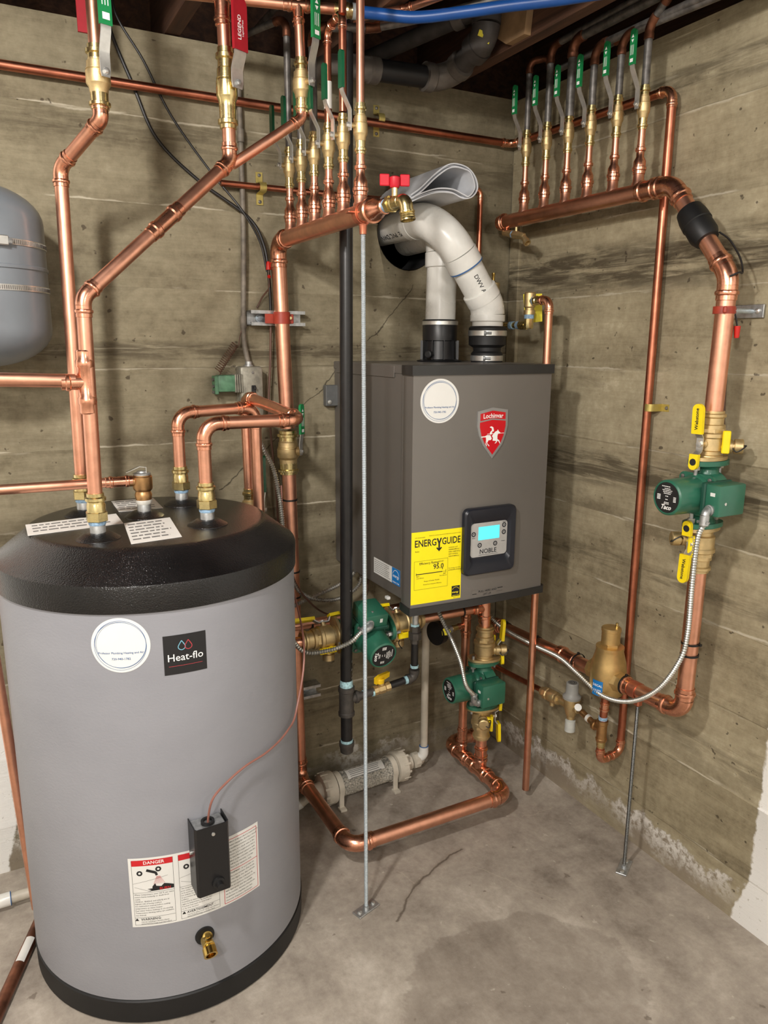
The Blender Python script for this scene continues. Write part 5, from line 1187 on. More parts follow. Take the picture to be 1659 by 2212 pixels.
pt.add(*(lambda m: (m.v, m.f))(moved(text_mb('NOBLE', .0178, .006), -.414, .9025))); pt.add(*(lambda m: (m.v, m.f))(bar(-.445, .8930, -.382, .8930, .0006)))
pt.add(*(lambda m: (m.v, m.f))(moved(text_mb('Reset', .0040, .006), -.4625, .9425))); pt.add(*(lambda m: (m.v, m.f))(moved(text_mb('On/Off', .0034, .006), -.3630, .9792))); pt.add(*(lambda m: (m.v, m.f))(moved(text_mb('Navigate', .0034, .006), -.3650, .9255)))
pt.warp(pl_w(.0004)).build('panel_print', 'panel_navy', cpn, 0)
# red shield badge
def shield(s):
    cx, cz = -.4090, 1.2235; base = [(-.4570, 1.2790), (-.4105, 1.2880), (-.3610, 1.2810), (-.3605, 1.2400), (-.3655, 1.2170), (-.3765, 1.1900), (-.4080, 1.1535), (-.4385, 1.1900), (-.4520, 1.2170), (-.4575, 1.2400)]
    return [(cx + (a - cx) * s, cz + (b - cz) * s) for a, b in base]
def fprism(poly, h0, h1):
    n = len(poly); vs = [(a, fy(a) - h0, b) for a, b in poly] + [(a, fy(a) - h1, b) for a, b in poly]
    return MB().add(vs, [tuple(range(n)), tuple(range(2 * n - 1, n - 1, -1))] + [(i, n + i, n + (i + 1) % n, (i + 1) % n) for i in range(n)])
bd = fprism(shield(1.0), 0, .0035).build('badge', 'badge_silver', bo, 0)
up_p = [(-.4490, 1.2540), (-.4490, 1.2725), (-.4105, 1.2800), (-.3690, 1.2740), (-.3690, 1.2560), (-.4105, 1.2600)]
lo_p = [(-.4500, 1.2500), (-.4105, 1.2560), (-.3680, 1.2520), (-.3680, 1.2380), (-.3735, 1.2140), (-.3830, 1.1930), (-.4080, 1.1640), (-.4325, 1.1930), (-.4445, 1.2160), (-.4500, 1.2380)]
fprism(up_p, .0034, .0041).build('red_field', 'badge_red', bd, 0); fprism(lo_p, .0034, .0041).build('red_field', 'badge_red', bd, 0)
t = moved(text_mb('Lochinvar', .0172, .014), -.409, .0); t.v = [((a + .409) * .94 - .409, b + 1.2665 - .00012 * ((a + .409) / .01) ** 2, c) for a, b, c in t.v]
t.warp(face(.0046)).build('white_lettering', 'print_white', bd, 0)
wh = MB()
def zp(pts, off=0): return [(-.4090 + (x - 1240) * 2.18e-4, 1.2130 - (y + .05 * (x - 1240) - 930) * 1.80e-4) for x, y in pts]
for poly in ([(1070, 935), (1125, 930), (1160, 912), (1205, 915), (1228, 965), (1215, 985), (1180, 990), (1160, 1030), (1195, 1065), (1190, 1082), (1175, 1060), (1150, 1030), (1148, 1000), (1140, 1030), (1160, 1065), (1155, 1080), (1135, 1040), (1145, 985), (1140, 945), (1110, 945), (1075, 952)],
             [(1228, 925), (1275, 865), (1305, 850), (1312, 830), (1330, 860), (1355, 880), (1345, 892), (1318, 895), (1310, 930), (1312, 975), (1340, 990), (1358, 1045), (1345, 1035), (1325, 1000), (1310, 1000), (1300, 1025), (1275, 1040), (1275, 1030), (1295, 1010), (1285, 1000), (1240, 995), (1245, 955)],
             [(1195, 905), (1200, 870), (1225, 845), (1222, 815), (1190, 800), (1215, 785), (1245, 800), (1252, 830), (1255, 860), (1235, 860), (1222, 905)],
             [(1160, 895), (1410, 880), (1410, 886), (1160, 902)]):
    q = zp(poly); wh.add([(a, b, 0) for a, b in q], [tuple(range(len(q)))])
wh.warp(face(.0046)).build('white_emblem', 'print_white', bd, 0)
# lift note and side label
nt = fsheet(-.458, -.348, .7700, .7925, 6).warp(face(.0006)).build('lift_label', 'boiler_front', bo, 0)
tt = join(moved(text_mb('PULL HERE AND', .0085, .008), -.404, .7860), moved(text_mb('LIFT UP', .0080, .008), -.406, .7765), bar(-.455, .7810, -.441, .7810, .0018), bar(-.371, .7885, -.353, .7885, .0024), bar(-.374, .7790, -.353, .7790, .0006))
tt.warp(face(.0010)).build('print', 'print_black', nt, 0)
def side(h): return lambda a, b, c: (-.641 - h, -a, b)
sd_ = fsheet(.269, .424, .8095, .855, 1).warp(side(.0006)).build('side_label', 'label_white', bo, 0)
fsheet(.378, .424, .8095, .855, 1).warp(side(.0010)).build('blue_panel', 'star_blue', sd_, 0)
sb = MB()
for i in range(7):
    L = random.uniform(.07, .095); x = .275
    while x < .275 + L: q = random.uniform(.004, .011); sb.add(*(lambda m: (m.v, m.f))(bar(x, .849 - .0055 * i, min(x + q, .372), .849 - .0055 * i, .0016))); x += q + .0018
sb.warp(side(.0010)).build('print', 'print_grey', sd_, 0)
sw = join(moved(text_mb('energy', .013, .01), .401, .833), moved(text_mb('ENERGY STAR', .0058, .01), .401, .815))
for i in range(7):
    a0, a1 = PI * (.1 + .115 * i), PI * (.1 + .115 * (i + 1)); sw.add(*(lambda m: (m.v, m.f))(bar(.401 + .018 * math.cos(a0), .832 + .018 * math.sin(a0), .401 + .018 * math.cos(a1), .832 + .018 * math.sin(a1), .0014)))
sw.warp(side(.0014)).build('star_print', 'print_white', sd_, 0)

# ---------------------------------------------------------------- vent pipes
RV = .0445
def hub(mb, p, d, L=.05): mb.lathe(p, d, [(0, RV * 1.0), (.001, RV * 1.13), (L - .002, RV * 1.13), (L, RV * 1.08), (L, RV)], 32)
def vent_print(parent, s, p, axis, out, size=.016):
    """writing bent round a vent pipe"""
    p, a, n = V(p), V(axis).normalized(), V(out).normalized(); w = n.cross(a)
    text_mb(s, size, .01).warp(lambda x, y, z: p + a * x + (n * math.cos(y / RV) + w * math.sin(y / RV)) * (RV + .0006)).build('writing', 'print_black', parent, 0)
VF = [V((-.262, -.252, 1.40)), V((-.264, -.252, 1.555)), V((-.436, -.252, 1.790)), V((-.433, .10, 1.792))]
vf = thing('vent_pipe', 'front white plastic vent pipe leaning back into the wall', 'vent pipe', VF[0])
a1 = arc(VF[0], VF[1], VF[2], .07); a2 = arc(VF[1], VF[2], VF[3], .115, 14)
MB().cyl((-.262, -.252, 1.470), a1[0], RV, 32).build('pipe', 'pvc', vf)
mb = MB().tube(a1, RV * 1.10, 32); hub(mb, a1[0], (0, 0, -1), .02); hub(mb, a1[-1], VF[2] - VF[1], .035); mb.build('elbow', 'pvc', vf)
MB().cyl(a1[-1], a2[0], RV, 32).build('pipe', 'pvc', vf)
mb = MB().tube(a2, RV * 1.10, 32); hub(mb, a2[0], VF[1] - VF[2], .045); hub(mb, a2[-1], (0, 1, 0), .03); mb.build('elbow', 'pvc', vf)
hp = MB().cyl(a2[-1], VF[3], RV, 32).build('pipe', 'pvc', vf)
dv_ = (VF[2] - VF[1]).normalized()
vent_print(hp, 'PIPE  PVC DWV', (-.4346, -.045, 1.7914), (0, 1, 0), (-.72, 0, -.69), .022)
mdl = a1[-1].lerp(a2[0], .30); vent_print(hp, 'DWV ASTM', mdl, -dv_, (-.2, -.9, -.2), .017)
# stub of blue primer
MB().lathe(a2[0] - dv_ * .044, dv_, [(0, RV * 1.135), (.003, RV * 1.137), (.004, RV * 1.13)], 32, False).build('primer_ring', 'print_blue', vf)
fc = thing('rubber_coupling', 'black rubber vent coupling with two steel bands under the front vent', 'coupling', (-.262, -.252, 1.395))
q = V((-.262, -.252, 1.395))
MB().lathe(q, (0, 0, 1), [(0, .043), (.002, .046), (.028, .046), (.034, .040), (.044, .041), (.052, .054), (.10, .0545), (.104, .051), (.105, .047)], 36).build('sleeve', 'rubber', fc)
for z, r in ((.014, .0465), (.085, .055)):
    bd_ = MB().lathe(q + V((0, 0, z - .008)), (0, 0, 1), [(0, r), (.001, r + .0015), (.015, r + .0015), (.016, r)], 36, False).build('band', 'steel', fc)
    e = q + V((-.55, -.83, 0)).normalized() * (r + .004) + V((0, 0, z)); MB().lathe(e - V((.83, -.55, 0)) * .012, (.83, -.55, 0), [(0, .0065), (.006, .0065), (.007, .004), (.022, .004)], 10).build('band_screw', 'galvanised', bd_)
vr = thing('vent_pipe', 'rear white plastic vent pipe turning straight into the wall', 'vent pipe', (-.362, -.150, 1.48))
VR = [V((-.362, -.150, 1.47)), V((-.358, -.150, 1.768)), V((-.338, .10, 1.768))]
a3 = arc(VR[0], VR[1], VR[2], .06, 12)
MB().cyl(VR[0], a3[0], RV, 32).build('pipe', 'pvc', vr)
mb = MB().tube(a3, RV * 1.08, 32); hub(mb, a3[0], (0, 0, -1), .042); mb.build('elbow', 'pvc', vr)
MB().cyl(a3[-1], VR[2], RV, 32).build('pipe', 'pvc', vr)
ra = thing('vent_adapter', 'ribbed black plastic vent adapter with steel band behind the coupling', 'adapter', (-.362, -.150, 1.397))
q = V((-.362, -.150, 1.397))
MB().lathe(q, (0, 0, 1), [(0, .066), (.004, .068), (.006, .060), (.008, .050), (.06, .047), (.062, .051), (.118, .052), (.122, .050), (.122, .045)], 36).build('body', 'black_plastic', ra)
for i in range(10):
    a = 2 * PI * i / 10; d = V((math.cos(a), math.sin(a), 0)); MB().box(q + d * .052 + V((0, 0, .034)), (.010, .003, .056), 0, (d, V((-d.y, d.x, 0)), (0, 0, 1))).build('rib', 'black_plastic', ra)
MB().lathe(q + V((0, 0, .106)), (0, 0, 1), [(0, .052), (.001, .0535), (.011, .0535), (.012, .052)], 36, False).build('band', 'steel', ra)
MB().lathe(q + V((-.05, -.028, .022)), (-.85, -.5, 0), [(0, .011), (.014, .011), (.016, .008)], 14).build('test_port', 'rubber', ra)
# rolled manuals on top of the vents
pr_ = thing('paper_roll', 'loosely rolled white papers lying on top of the vent pipes', 'papers', (-.43, -.15, 1.833))
base = [(-.560, 1.806), (-.515, 1.826), (-.470, 1.840), (-.425, 1.842), (-.392, 1.832), (-.362, 1.838), (-.342, 1.862), (-.350, 1.893), (-.378, 1.914), (-.425, 1.916), (-.470, 1.890), (-.520, 1.848), (-.552, 1.826)]
for k, (off, y0, y1) in enumerate(((0, -.300, -.03), (.0045, -.292, -.02), (.010, -.304, -.04))):
    sp3 = spline([(x + (-off * 1.2 if i in (5, 6, 7) else 0), 0, z + (off if i < 5 else (-off if i > 7 else 0)) * .9) for i, (x, z) in enumerate(base)], 5)
    L = len(sp3); vs = []
    for y in (y0, y1):
        for i, p in enumerate(sp3):
            nrm = (sp3[min(i + 1, L - 1)] - sp3[max(i - 1, 0)]); nrm = V((-nrm.z, 0, nrm.x)).normalized() * .0016
            vs += [V((p.x, y + .12 * (p.z - 1.83), p.z)) + nrm, V((p.x, y + .12 * (p.z - 1.83), p.z)) - nrm]
    fs = []
    for i in range(L - 1):
        a, b, c, d = 2 * i, 2 * i + 2, 2 * i + 2 * L, 2 * i + 2 + 2 * L
        fs += [(a, b, d, c), (a + 1, c + 1, d + 1, b + 1), (a, a + 1, b + 1, b), (c, d, d + 1, c + 1)]
    fs += [(0, 2 * L, 2 * L + 1, 1), (2 * L - 2, 2 * L - 1, 4 * L - 1, 4 * L - 2)]
    MB().add(vs, fs).build('sheet', 'paper_roll', pr_, 50)

# ---------------------------------------------------------------- gas line
GX, GY = -.7635, -.34
gp = thing('gas_pipe', 'black iron gas pipe standing in front of the boiler side', 'gas pipe', (GX, GY, .51))
MB().cyl((GX + .010, GY, 2.30), (GX, GY, .515), .0167, 24).build('pipe', 'black_iron', gp)
# stencilled white print along the pipe
sm = MB(); rnd = random.Random(3); dpp = V((.30, -.954, 0)); z = .54
while z < 1.33:
    hgt = rnd.uniform(.004, .011); a = rnd.uniform(-.004, .0045)
    if rnd.random() < .75: sm.add(*(lambda m: (m.v, m.f))(bar(a - .002, z, a + rnd.uniform(.001, .003), z + hgt * rnd.uniform(-.3, 1), .0012)))
    z += hgt + rnd.uniform(.003, .016)
sm.warp(lambda a, b, c: V((GX, GY, b)) + V((math.cos(-.90 + a / .0167), math.sin(-.90 + a / .0167), 0)) * .0172).build('stencil_print', 'print_white', gp, 0)
gt = thing('gas_fittings', 'grey iron gas tee with drip leg, branch nipple, elbow and union below the boiler', 'gas fitting', (GX, GY, .30))
MB().lathe((GX, GY, .512), (0, 0, 1), [(-.006, .0172), (0, .0186), (.012, .0182), (.02, .0172)], 24).build('thread_paste', 'paste_blue', gt)
mb = MB().lathe((GX, GY, .425), (0, 0, 1), [(0, .0205), (.001, .0232), (.010, .0232), (.012, .0208), (.072, .0208), (.074, .0232), (.086, .0232), (.088, .018)], 28)
mb.lathe((GX, GY, .474), (1, 0, .0), [(0, .016), (.024, .015), (.026, .0185), (.034, .0185), (.035, .013)], 20); mb.build('tee', 'fitting_iron', gt)
MB().cyl((GX, GY, .43), (GX, GY, .33), .0167, 24).build('drip_leg', 'black_iron', gt)
MB().lathe((GX, GY, .342), (0, 0, 1), [(0, .0172), (.008, .0178)], 24).build('thread_paste', 'paste_blue', gt)
MB().lathe((GX, GY, .342), (0, 0, -1), [(0, .0215), (.012, .0215), (.016, .0195), (.030, .0185), (.033, .015), (.034, .001)], 24).build('cap', 'fitting_iron', gt)
g0 = V((GX, GY, .474)); gr_ = .0107
MB().lathe(g0 + V((.034, 0, 0)), (1, 0, .05), [(0, .0135), (.008, .0135), (.009, gr_), (.04, gr_)], 16).build('reducer', 'fitting_iron', gt)
MB().cyl(g0 + V((.045, 0, .0)), g0 + V((.085, 0, .004)), gr_).build('nipple', 'fitting_iron', gt)
for x in (.052, .080): MB().lathe(g0 + V((x, 0, .002)), (1, 0, 0), [(0, gr_ * 1.08), (.007, gr_ * 1.12)], 16).build('thread_paste', 'paste_blue', gt)
MB().cyl(g0 + V((.135, 0, .010)), g0 + V((.185, 0, .016)), gr_).build('nipple', 'black_iron', gt)
MB().lathe(g0 + V((.187, 0, .016)), (1, 0, .05), [(0, gr_ * 1.1), (.008, gr_ * 1.12)], 16).build('thread_paste', 'paste_blue', gt)
ga, gb, gc = g0 + V((.18, 0, .016)), g0 + V((.2195, 0, .018)), g0 + V((.2195, 0, .08))
mb = MB().tube(arc(ga, gb, gc, .017), .0138, 16); ar = arc(ga, gb, gc, .017)
mb.lathe(ar[0], (-1, 0, 0), [(0, .0155), (.008, .0155)], 16); mb.lathe(ar[-1], (0, 0, 1), [(0, .0155), (.010, .0155)], 16); mb.build('elbow', 'fitting_iron', gt)
MB().lathe(V((gb.x, GY, .524)), (0, 0, 1), [(0, gr_ * 1.1), (.008, gr_ * 1.14)], 16).build('thread_paste', 'paste_blue', gt)
MB().cyl((gb.x, GY, .53), (gb.x, GY, .60), gr_).build('nipple', 'black_iron', gt)
MB().lathe((gb.x, GY, .600), (0, 0, 1), [(0, .013), (.012, .013), (.014, .0165)], 6).build('union', 'fitting_iron', gt)
MB().lathe((gb.x, GY, .614), (0, 0, 1), [(0, .0195), (.020, .0195), (.022, .016)], 8).build('union', 'fitting_iron', gt)
MB().lathe((gb.x, GY, .636), (0, 0, 1), [(0, .0155), (.016, .0155), (.018, .012)], 6).build('union', 'fitting_iron', gt)
MB().lathe((gb.x, GY, .652), (0, 0, 1), [(0, .0125), (.007, .0125)], 16).build('thread_paste', 'paste_blue', gt)
MB().cyl((gb.x, GY, .655), (gb.x, GY, .765), .0105).build('nipple', 'galvanised', gt)
gv = thing('gas_valve', 'small brass gas cock with yellow handle below the boiler', 'valve', g0 + V((.11, 0, 0)))
c = g0 + V((.085, 0, .005))
MB().lathe(c, (1, 0, .1), [(0, .0145), (.012, .0145), (.014, .012), (.018, .0155), (.034, .0155), (.038, .0125), (.042, .0145), (.052, .0145)], 8).build('body', 'brass_cast', gv)
MB().lathe(c + V((.026, 0, .01)), (0, 0, 1), [(0, .0085), (.012, .0085)], 12).build('stem', 'brass_cast', gv)
MB().lathe(c + V((.020, 0, .022)), (0, 0, 1), [(0, .013), (.012, .0145), (.014, .0125)], 20).build('handle_hub', 'yellow_gas', gv)
MB().prism([(-.020, -.006), (.036, .0), (.038, .014), (-.004, .016), (-.020, .012)], c + V((.022, -.006, .030)), (.93, .36, 0), (0, 0, 1), -.010).build('handle', 'yellow_gas', gv)

# ---------------------------------------------------------------- gauge
ge = V((-.302, -.195, .5555)); gd = V((-.99, -.12, 0)).normalized()
pg_ = thing('pressure_gauge', 'round black pressure gauge with yellow tag beneath the boiler', 'gauge', ge)
MB().lathe(ge, gd, [(0, .0095), (.014, .0095), (.015, .011), (.024, .011), (.025, .0105)], 12).build('adapter', 'brass', pg_)
MB().lathe(ge + gd * .024, gd, [(0, .0125), (.012, .0125)], 8).build('hex', 'galvanised', pg_)
MB().lathe(ge + gd * .035, gd, [(0, .006), (.022, .006), (.023, .009), (.030, .009)], 10).build('stem', 'brass', pg_)
gf = (gd * .9 + V((.0, -.1, 0))).normalized()
MB().lathe(ge + gd * .062, gf, [(0, .010), (.003, .0335), (.006, .036), (.024, .0365), (.027, .038), (.031, .038), (.031, .034)], 32, True).build('case', 'black_plastic', pg_)
MB().lathe(ge + gd * .062 + gf * .0285, gf, [(0, .034), (.001, .034), (.0012, .001)], 32).build('dial', 'label_white', pg_)
MB().prism([(-.014, 0), (.014, 0), (.014, .013), (.004, .024), (-.006, .024), (-.014, .014)], ge + gd * .072 + V((0, -.0415, .004)), (.9, -.3, 0), (0, .2, 1), .0012).build('yellow_tag', 'yellow_tag', pg_, 0)

# ---------------------------------------------------------------- condensate neutraliser
ny, nz_ = -.121, .062; n0, n1 = V((-.745, ny - .004, nz_)), V((-.455, ny + .010, nz_)); nd_ = (n1 - n0).normalized()
ne = thing('condensate_neutraliser', 'clear tube of pale pebbles with white end caps lying on the floor', 'neutraliser', (-.6, ny, 0))
MB().lathe(n0, nd_, [(.0, .040), (.29, .040)], 36, False).build('clear_tube', 'clear_tube', ne)
peb = MB(); rnd = random.Random(2); xx, yy = ortho(nd_)
ico = [(0, 0, 1)] + [(.894 * math.cos(2 * PI * i / 5), .894 * math.sin(2 * PI * i / 5), .447) for i in range(5)] + [(.894 * math.cos(2 * PI * (i + .5) / 5), .894 * math.sin(2 * PI * (i + .5) / 5), -.447) for i in range(5)] + [(0, 0, -1)]
icf = [(0, 1 + i, 1 + (i + 1) % 5) for i in range(5)] + [(1 + i, 6 + i, 1 + (i + 1) % 5) for i in range(5)] + [(6 + i, 6 + (i + 1) % 5, 1 + (i + 1) % 5) for i in range(5)] + [(11, 6 + (i + 1) % 5, 6 + i) for i in range(5)]
for i in range(40):
    for j in range(26):
        t = .012 + .0068 * i + rnd.uniform(-.002, .002); a = 2 * PI * j / 26 + (i % 2) * .12 + rnd.uniform(-.06, .06); r = .0350 + rnd.uniform(-.0015, .001); s = rnd.uniform(.0040, .0056)
        if math.sin(a) * 1 > .93: continue
        p = n0 + nd_ * t + V((0, math.cos(a), math.sin(a))) * r
        peb.add([p + V(q) * s for q in ico], icf)
pb_ = peb.build('pebbles', 'stone_pebble', ne, 60); pb_['kind'] = 'stuff'
for e, d in ((n0, -nd_), (n1, nd_)):
    cm = MB().lathe(e - d * .032, d, [(0, .0405), (.002, .051), (.006, .052), (.034, .052), (.037, .050), (.042, .046), (.044, .030), (.052, .026), (.066, .0255), (.068, .020)], 36)
    cm.build('end_cap', 'pvc_dirty', ne)
    for i in range(12):
        a = 2 * PI * i / 12; q = e + d * .0 + V((0, math.cos(a), math.sin(a))) * .0520; MB().box(q, (.026, .008, .003), .001, (d, V((0, -math.sin(a), math.cos(a))), V((0, math.cos(a), math.sin(a))))).build('cap_rib', 'pvc_dirty', ne)
for t in (.045, .245):
    p = n0 + nd_ * t; s = MB().lathe(p - nd_ * .009, nd_, [(0, .0405), (0, .0435), (.018, .0435), (.018, .0405)], 32, False)
    for g in (-1, 1): s.box((p.x, p.y + g * .040, .030), (.016, .007, .060), .001); s.box((p.x, p.y + g * .046, .004), (.022, .026, .008), .001)
    s.build('foot_clip', 'pvc_dirty', ne)
pl_ = MB(); vs = []; fs = []
for i in range(7):
    a = .75 + .14 * i
    for t in (.075, .21): vs.append(n0 + nd_ * t + V((0, -math.cos(a), math.sin(a))) * .0408)
for i in range(6): fs.append((2 * i, 2 * i + 1, 2 * i + 3, 2 * i + 2))
lb_ = pl_.add(vs, fs).build('paper_label', 'paper', ne)
lp = MB()
for k in range(5):
    lp.add(*(lambda m: (m.v, m.f))(bar(.085, .77 + .16 * k, .085 + random.uniform(.08, .115), .77 + .16 * k, .05)))
lp.warp(lambda a, b, c: n0 + nd_ * a + V((0, -math.cos(b), math.sin(b))) * .0412).build('print', 'print_grey', lb_, 0)
cpv = thing('condensate_pipe', 'white plastic condensate pipe from the boiler down to the neutraliser', 'pipe', (-.374, -.122, .09))
rc = .0125; cp_ = [V((-.374, -.122, .76)), V((-.374, -.122, nz_ + .022)), n1 + nd_ * .06]
ar = arc(cp_[0], cp_[1], cp_[2], .022)
MB().cyl(cp_[0], ar[0], rc, 18).build('pipe', 'pvc_dirty', cpv)
mb = MB().tube(ar, rc * 1.3, 18); mb.lathe(ar[0], (0, 0, 1), [(-.002, rc * 1.3), (.022, rc * 1.3), (.022, rc)], 18); mb.lathe(ar[-1], cp_[2] - cp_[1], [(-.002, rc * 1.3), (.016, rc * 1.3), (.016, rc)], 18); mb.build('elbow', 'pvc', cpv)
MB().lathe(ar[0] + V((0, 0, .021)), (0, 0, 1), [(0, rc * 1.31), (.0025, rc * 1.25)], 18).build('primer_ring', 'print_blue', cpv)
MB().lathe(n1 + nd_ * .044, nd_, [(0, .019), (.004, .027), (.022, .027), (.026, .022), (.036, .019), (.04, .016)], 10).build('union_nut', 'pvc_dirty', cpv)
MB().cyl(n1 + nd_ * .07, ar[-1], rc, 18).build('pipe', 'pvc_dirty', cpv)
npv = thing('drain_pipe', 'white plastic drain pipe on the floor behind the tank at lower left', 'pipe', (-1.65, -.155, 0))
pipe_run(npv, [n0 - nd_ * .035, (-.83, -.124, .030), (-.98, -.110, .030), (-1.08, -.0255, .030), (-1.45, -.0255, .030), (-1.56, -.155, .030), (-1.650, -.158, .030)], .0135, 'pvc_dirty', 'pvc', .03, False, 18)
MB().lathe((-1.648, -.158, .03), (-1, 0, 0), [(0, .0175), (.030, .0175), (.031, .0172)], 18).build('coupling', 'pvc', npv)
MB().tube(arc((-1.62, -.158, .03), (-1.70, -.158, .028), (-1.94, -.36, .02), .05), .0172, 18).build('elbow', 'pvc', npv)
MB().cyl((-1.71, -.166, .028), (-1.99, -.41, .02), .0135, 18).build('pipe', 'pvc_dirty', npv)
MB().lathe((-1.6465, -.158, .03), (-1, 0, 0), [(0, .0178), (.002, .0178)], 18).build('primer_ring', 'print_blue', npv)
fcp = thing('floor_pipe', 'dark copper pipe with white sticker lying on the floor at lower left', 'pipe', (-1.7, -.5, 0))
f0, f1 = V((-1.80, -.80, .0143)), V((-1.52, -.085, .0143)); f0 = V((-1.683, -.499, .0143)) + (V((-1.683, -.499, 0)) - V((-1.588, -.26, 0))).normalized() * .35; f1 = V((-1.588, -.26, .0143)) + (V((-1.588, -.26, 0)) - V((-1.683, -.499, 0))).normalized() * .10
MB().cyl(f0, f1, R1).build('pipe', 'copper_aged', fcp)
dfp = (f1 - f0).normalized(); ls = MB(); vs = []; fs = []
for i in range(5):
    a = .7 + .35 * i; nn = dfp.cross(V((0, 0, 1)))
    for t in (0, .075): vs.append(V((-1.632, -.372, .0143)) + dfp * (t - .02) + (nn * math.cos(a) + V((0, 0, 1)) * math.sin(a)) * (R1 + .0006))
for i in range(4): fs.append((2 * i, 2 * i + 1, 2 * i + 3, 2 * i + 2))
ls.add(vs, fs).build('sticker', 'paper', fcp)

# ---------------------------------------------------------------- threaded support rods
def rod(base, top, r, mat, label, plate_ax):
    base, top = V(base), V(top); o = thing('support_rod', label, 'rod', base, 'threaded support rods')
    corrugated([base, top], r, .004, .0009, 10).build('threaded_rod', mat, o)
    X = V(plate_ax).normalized(); Y = V((-X.y, X.x, 0)); MB().box(base + V((0, 0, .0025)), (.072, .030, .005), .001, (X, Y, (0, 0, 1))).build('floor_plate', 'galvanised', o)
    for s in (-1, 1): MB().lathe(base + X * s * .024 + V((0, 0, .005)), (0, 0, 1), [(0, .0065), (.003, .0062), (.0045, .004), (.005, .001)], 8).build('screw', 'steel', o)
    MB().lathe(base + V((0, 0, .005)), (0, 0, 1), [(0, .0085), (.007, .0085), (.008, .005)], 12).build('socket', 'galvanised', o)
    return o
RD1 = V((-.826, -.590, 0)); rod(RD1, (LX, -.588, LZ - .036), .0052, 'zinc_rod', 'pale zinc threaded rod from the left manifold to a floor plate', (.95, .30, 0))
cl = thing('pipe_clamp', 'copper-painted split clamp holding the left manifold on its rod', 'clamp', (LX, -.588, LZ - .036))
MB().lathe((LX, -.588, LZ), (0, 1, 0), [(-.009, RB + .0005), (-.009, RB + .0028), (.009, RB + .0028), (.009, RB + .0005)], 28, False).build('ring', 'clamp_copper', cl)
MB().lathe((LX, -.588, LZ - .042), (0, 0, 1), [(0, .0075), (.016, .0085), (.020, .010)], 12).build('socket', 'clamp_copper', cl)
for s in (-1, 1): MB().box((LX + s * (RB + .009), -.588, LZ), (.016, .017, .004), .001).build('ear', 'clamp_copper', cl)
RD2 = V((-.105, -.783, 0)); rod(RD2, (-.105, -.783, .502), .0052, 'rod_dark', 'dull grey threaded rod under the lower right pipe', (.85, .52, 0))
# wall stand-off for the right drop
ws = thing('wall_standoff', 'zinc wall plate with rod and red clamp holding the right copper drop', 'clamp', (0, -.93, 1.52))
MB().box((-.0045, -.915, 1.526), (.006, .085, .030), .001).build('wall_plate', 'galvanised', ws)
for s in (-1, 1): MB().lathe((-.0075, -.915 + s * .028, 1.526), (-1, 0, 0), [(0, .007), (.003, .0065), (.005, .003)], 10).build('screw', 'steel', ws)
MB().cyl((-.006, -.927, 1.526), (-.080, -.930, 1.526), .0055).build('rod', 'zinc_rod', ws)
MB().lathe((RX, -.931, 1.526), (0, 0, 1), [(-.008, RB + .0005), (-.008, RB + .0032), (.008, RB + .0032), (.008, RB + .0005)], 28, False).build('ring', 'copper_paint', ws)
for d in (V((1, 0, 0)), V((-.75, -.66, 0))): MB().box(V((RX, -.931, 1.526)) + d * (RB + .008), (.018, .008, .014), .002, (d, V((-d.y, d.x, 0)), (0, 0, 1))).build('ear', 'copper_paint', ws)
def strut(x0, x1, z, label):
    o = thing('strut_channel', label, 'channel', ((x0 + x1) / 2, 0, z))
    p = [(0, -.0205), (-.041, -.0205), (-.041, -.0115), (-.034, -.0115), (-.034, -.0138), (-.0385, -.0138), (-.0385, -.0180), (-.0025, -.0180), (-.0025, .0180), (-.0385, .0180), (-.0385, .0138), (-.034, .0138), (-.034, .0115), (-.041, .0115), (-.041, .0205), (0, .0205)]
    MB().prism(p, (x0, -.001, z), (0, 1, 0), (0, 0, 1), x1 - x0).build('channel', 'galvanised', o)
    for x in (x0 + .035, x1 - .035):
        MB().lathe((x, -.005, z), (0, -1, 0), [(0, .012), (.003, .012), (.003, .007), (.008, .007)], 14).build('anchor', 'zinc_rod', o)
    return o
strut(-.908, -.748, 1.517, 'galvanised strut channel on the wall behind the red pipe clamp')
strut(-.885, -.716, .362, 'galvanised strut channel low on the wall, half behind the tank')
rcp = thing('pipe_clamp', 'red clamp holding the copper riser against the upper strut', 'clamp', (-.828, -.065, 1.52))
MB().lathe((-.8275, -.065, 1.517), (0, 0, 1), [(-.016, RB + .0005), (-.016, RB + .003), (.016, RB + .003), (.016, RB + .0005)], 28, False).build('ring', 'copper_paint', rcp)
MB().box((-.858, -.055, 1.515), (.030, .005, .026), .001).build('ear', 'copper_paint', rcp); MB().box((-.801, -.060, 1.515), (.016, .018, .026), .002).build('ear', 'copper_paint', rcp)
MB().cyl((-.806, -.070, 1.517), (-.806, -.078, 1.517), .004).build('screw', 'brass', rcp)

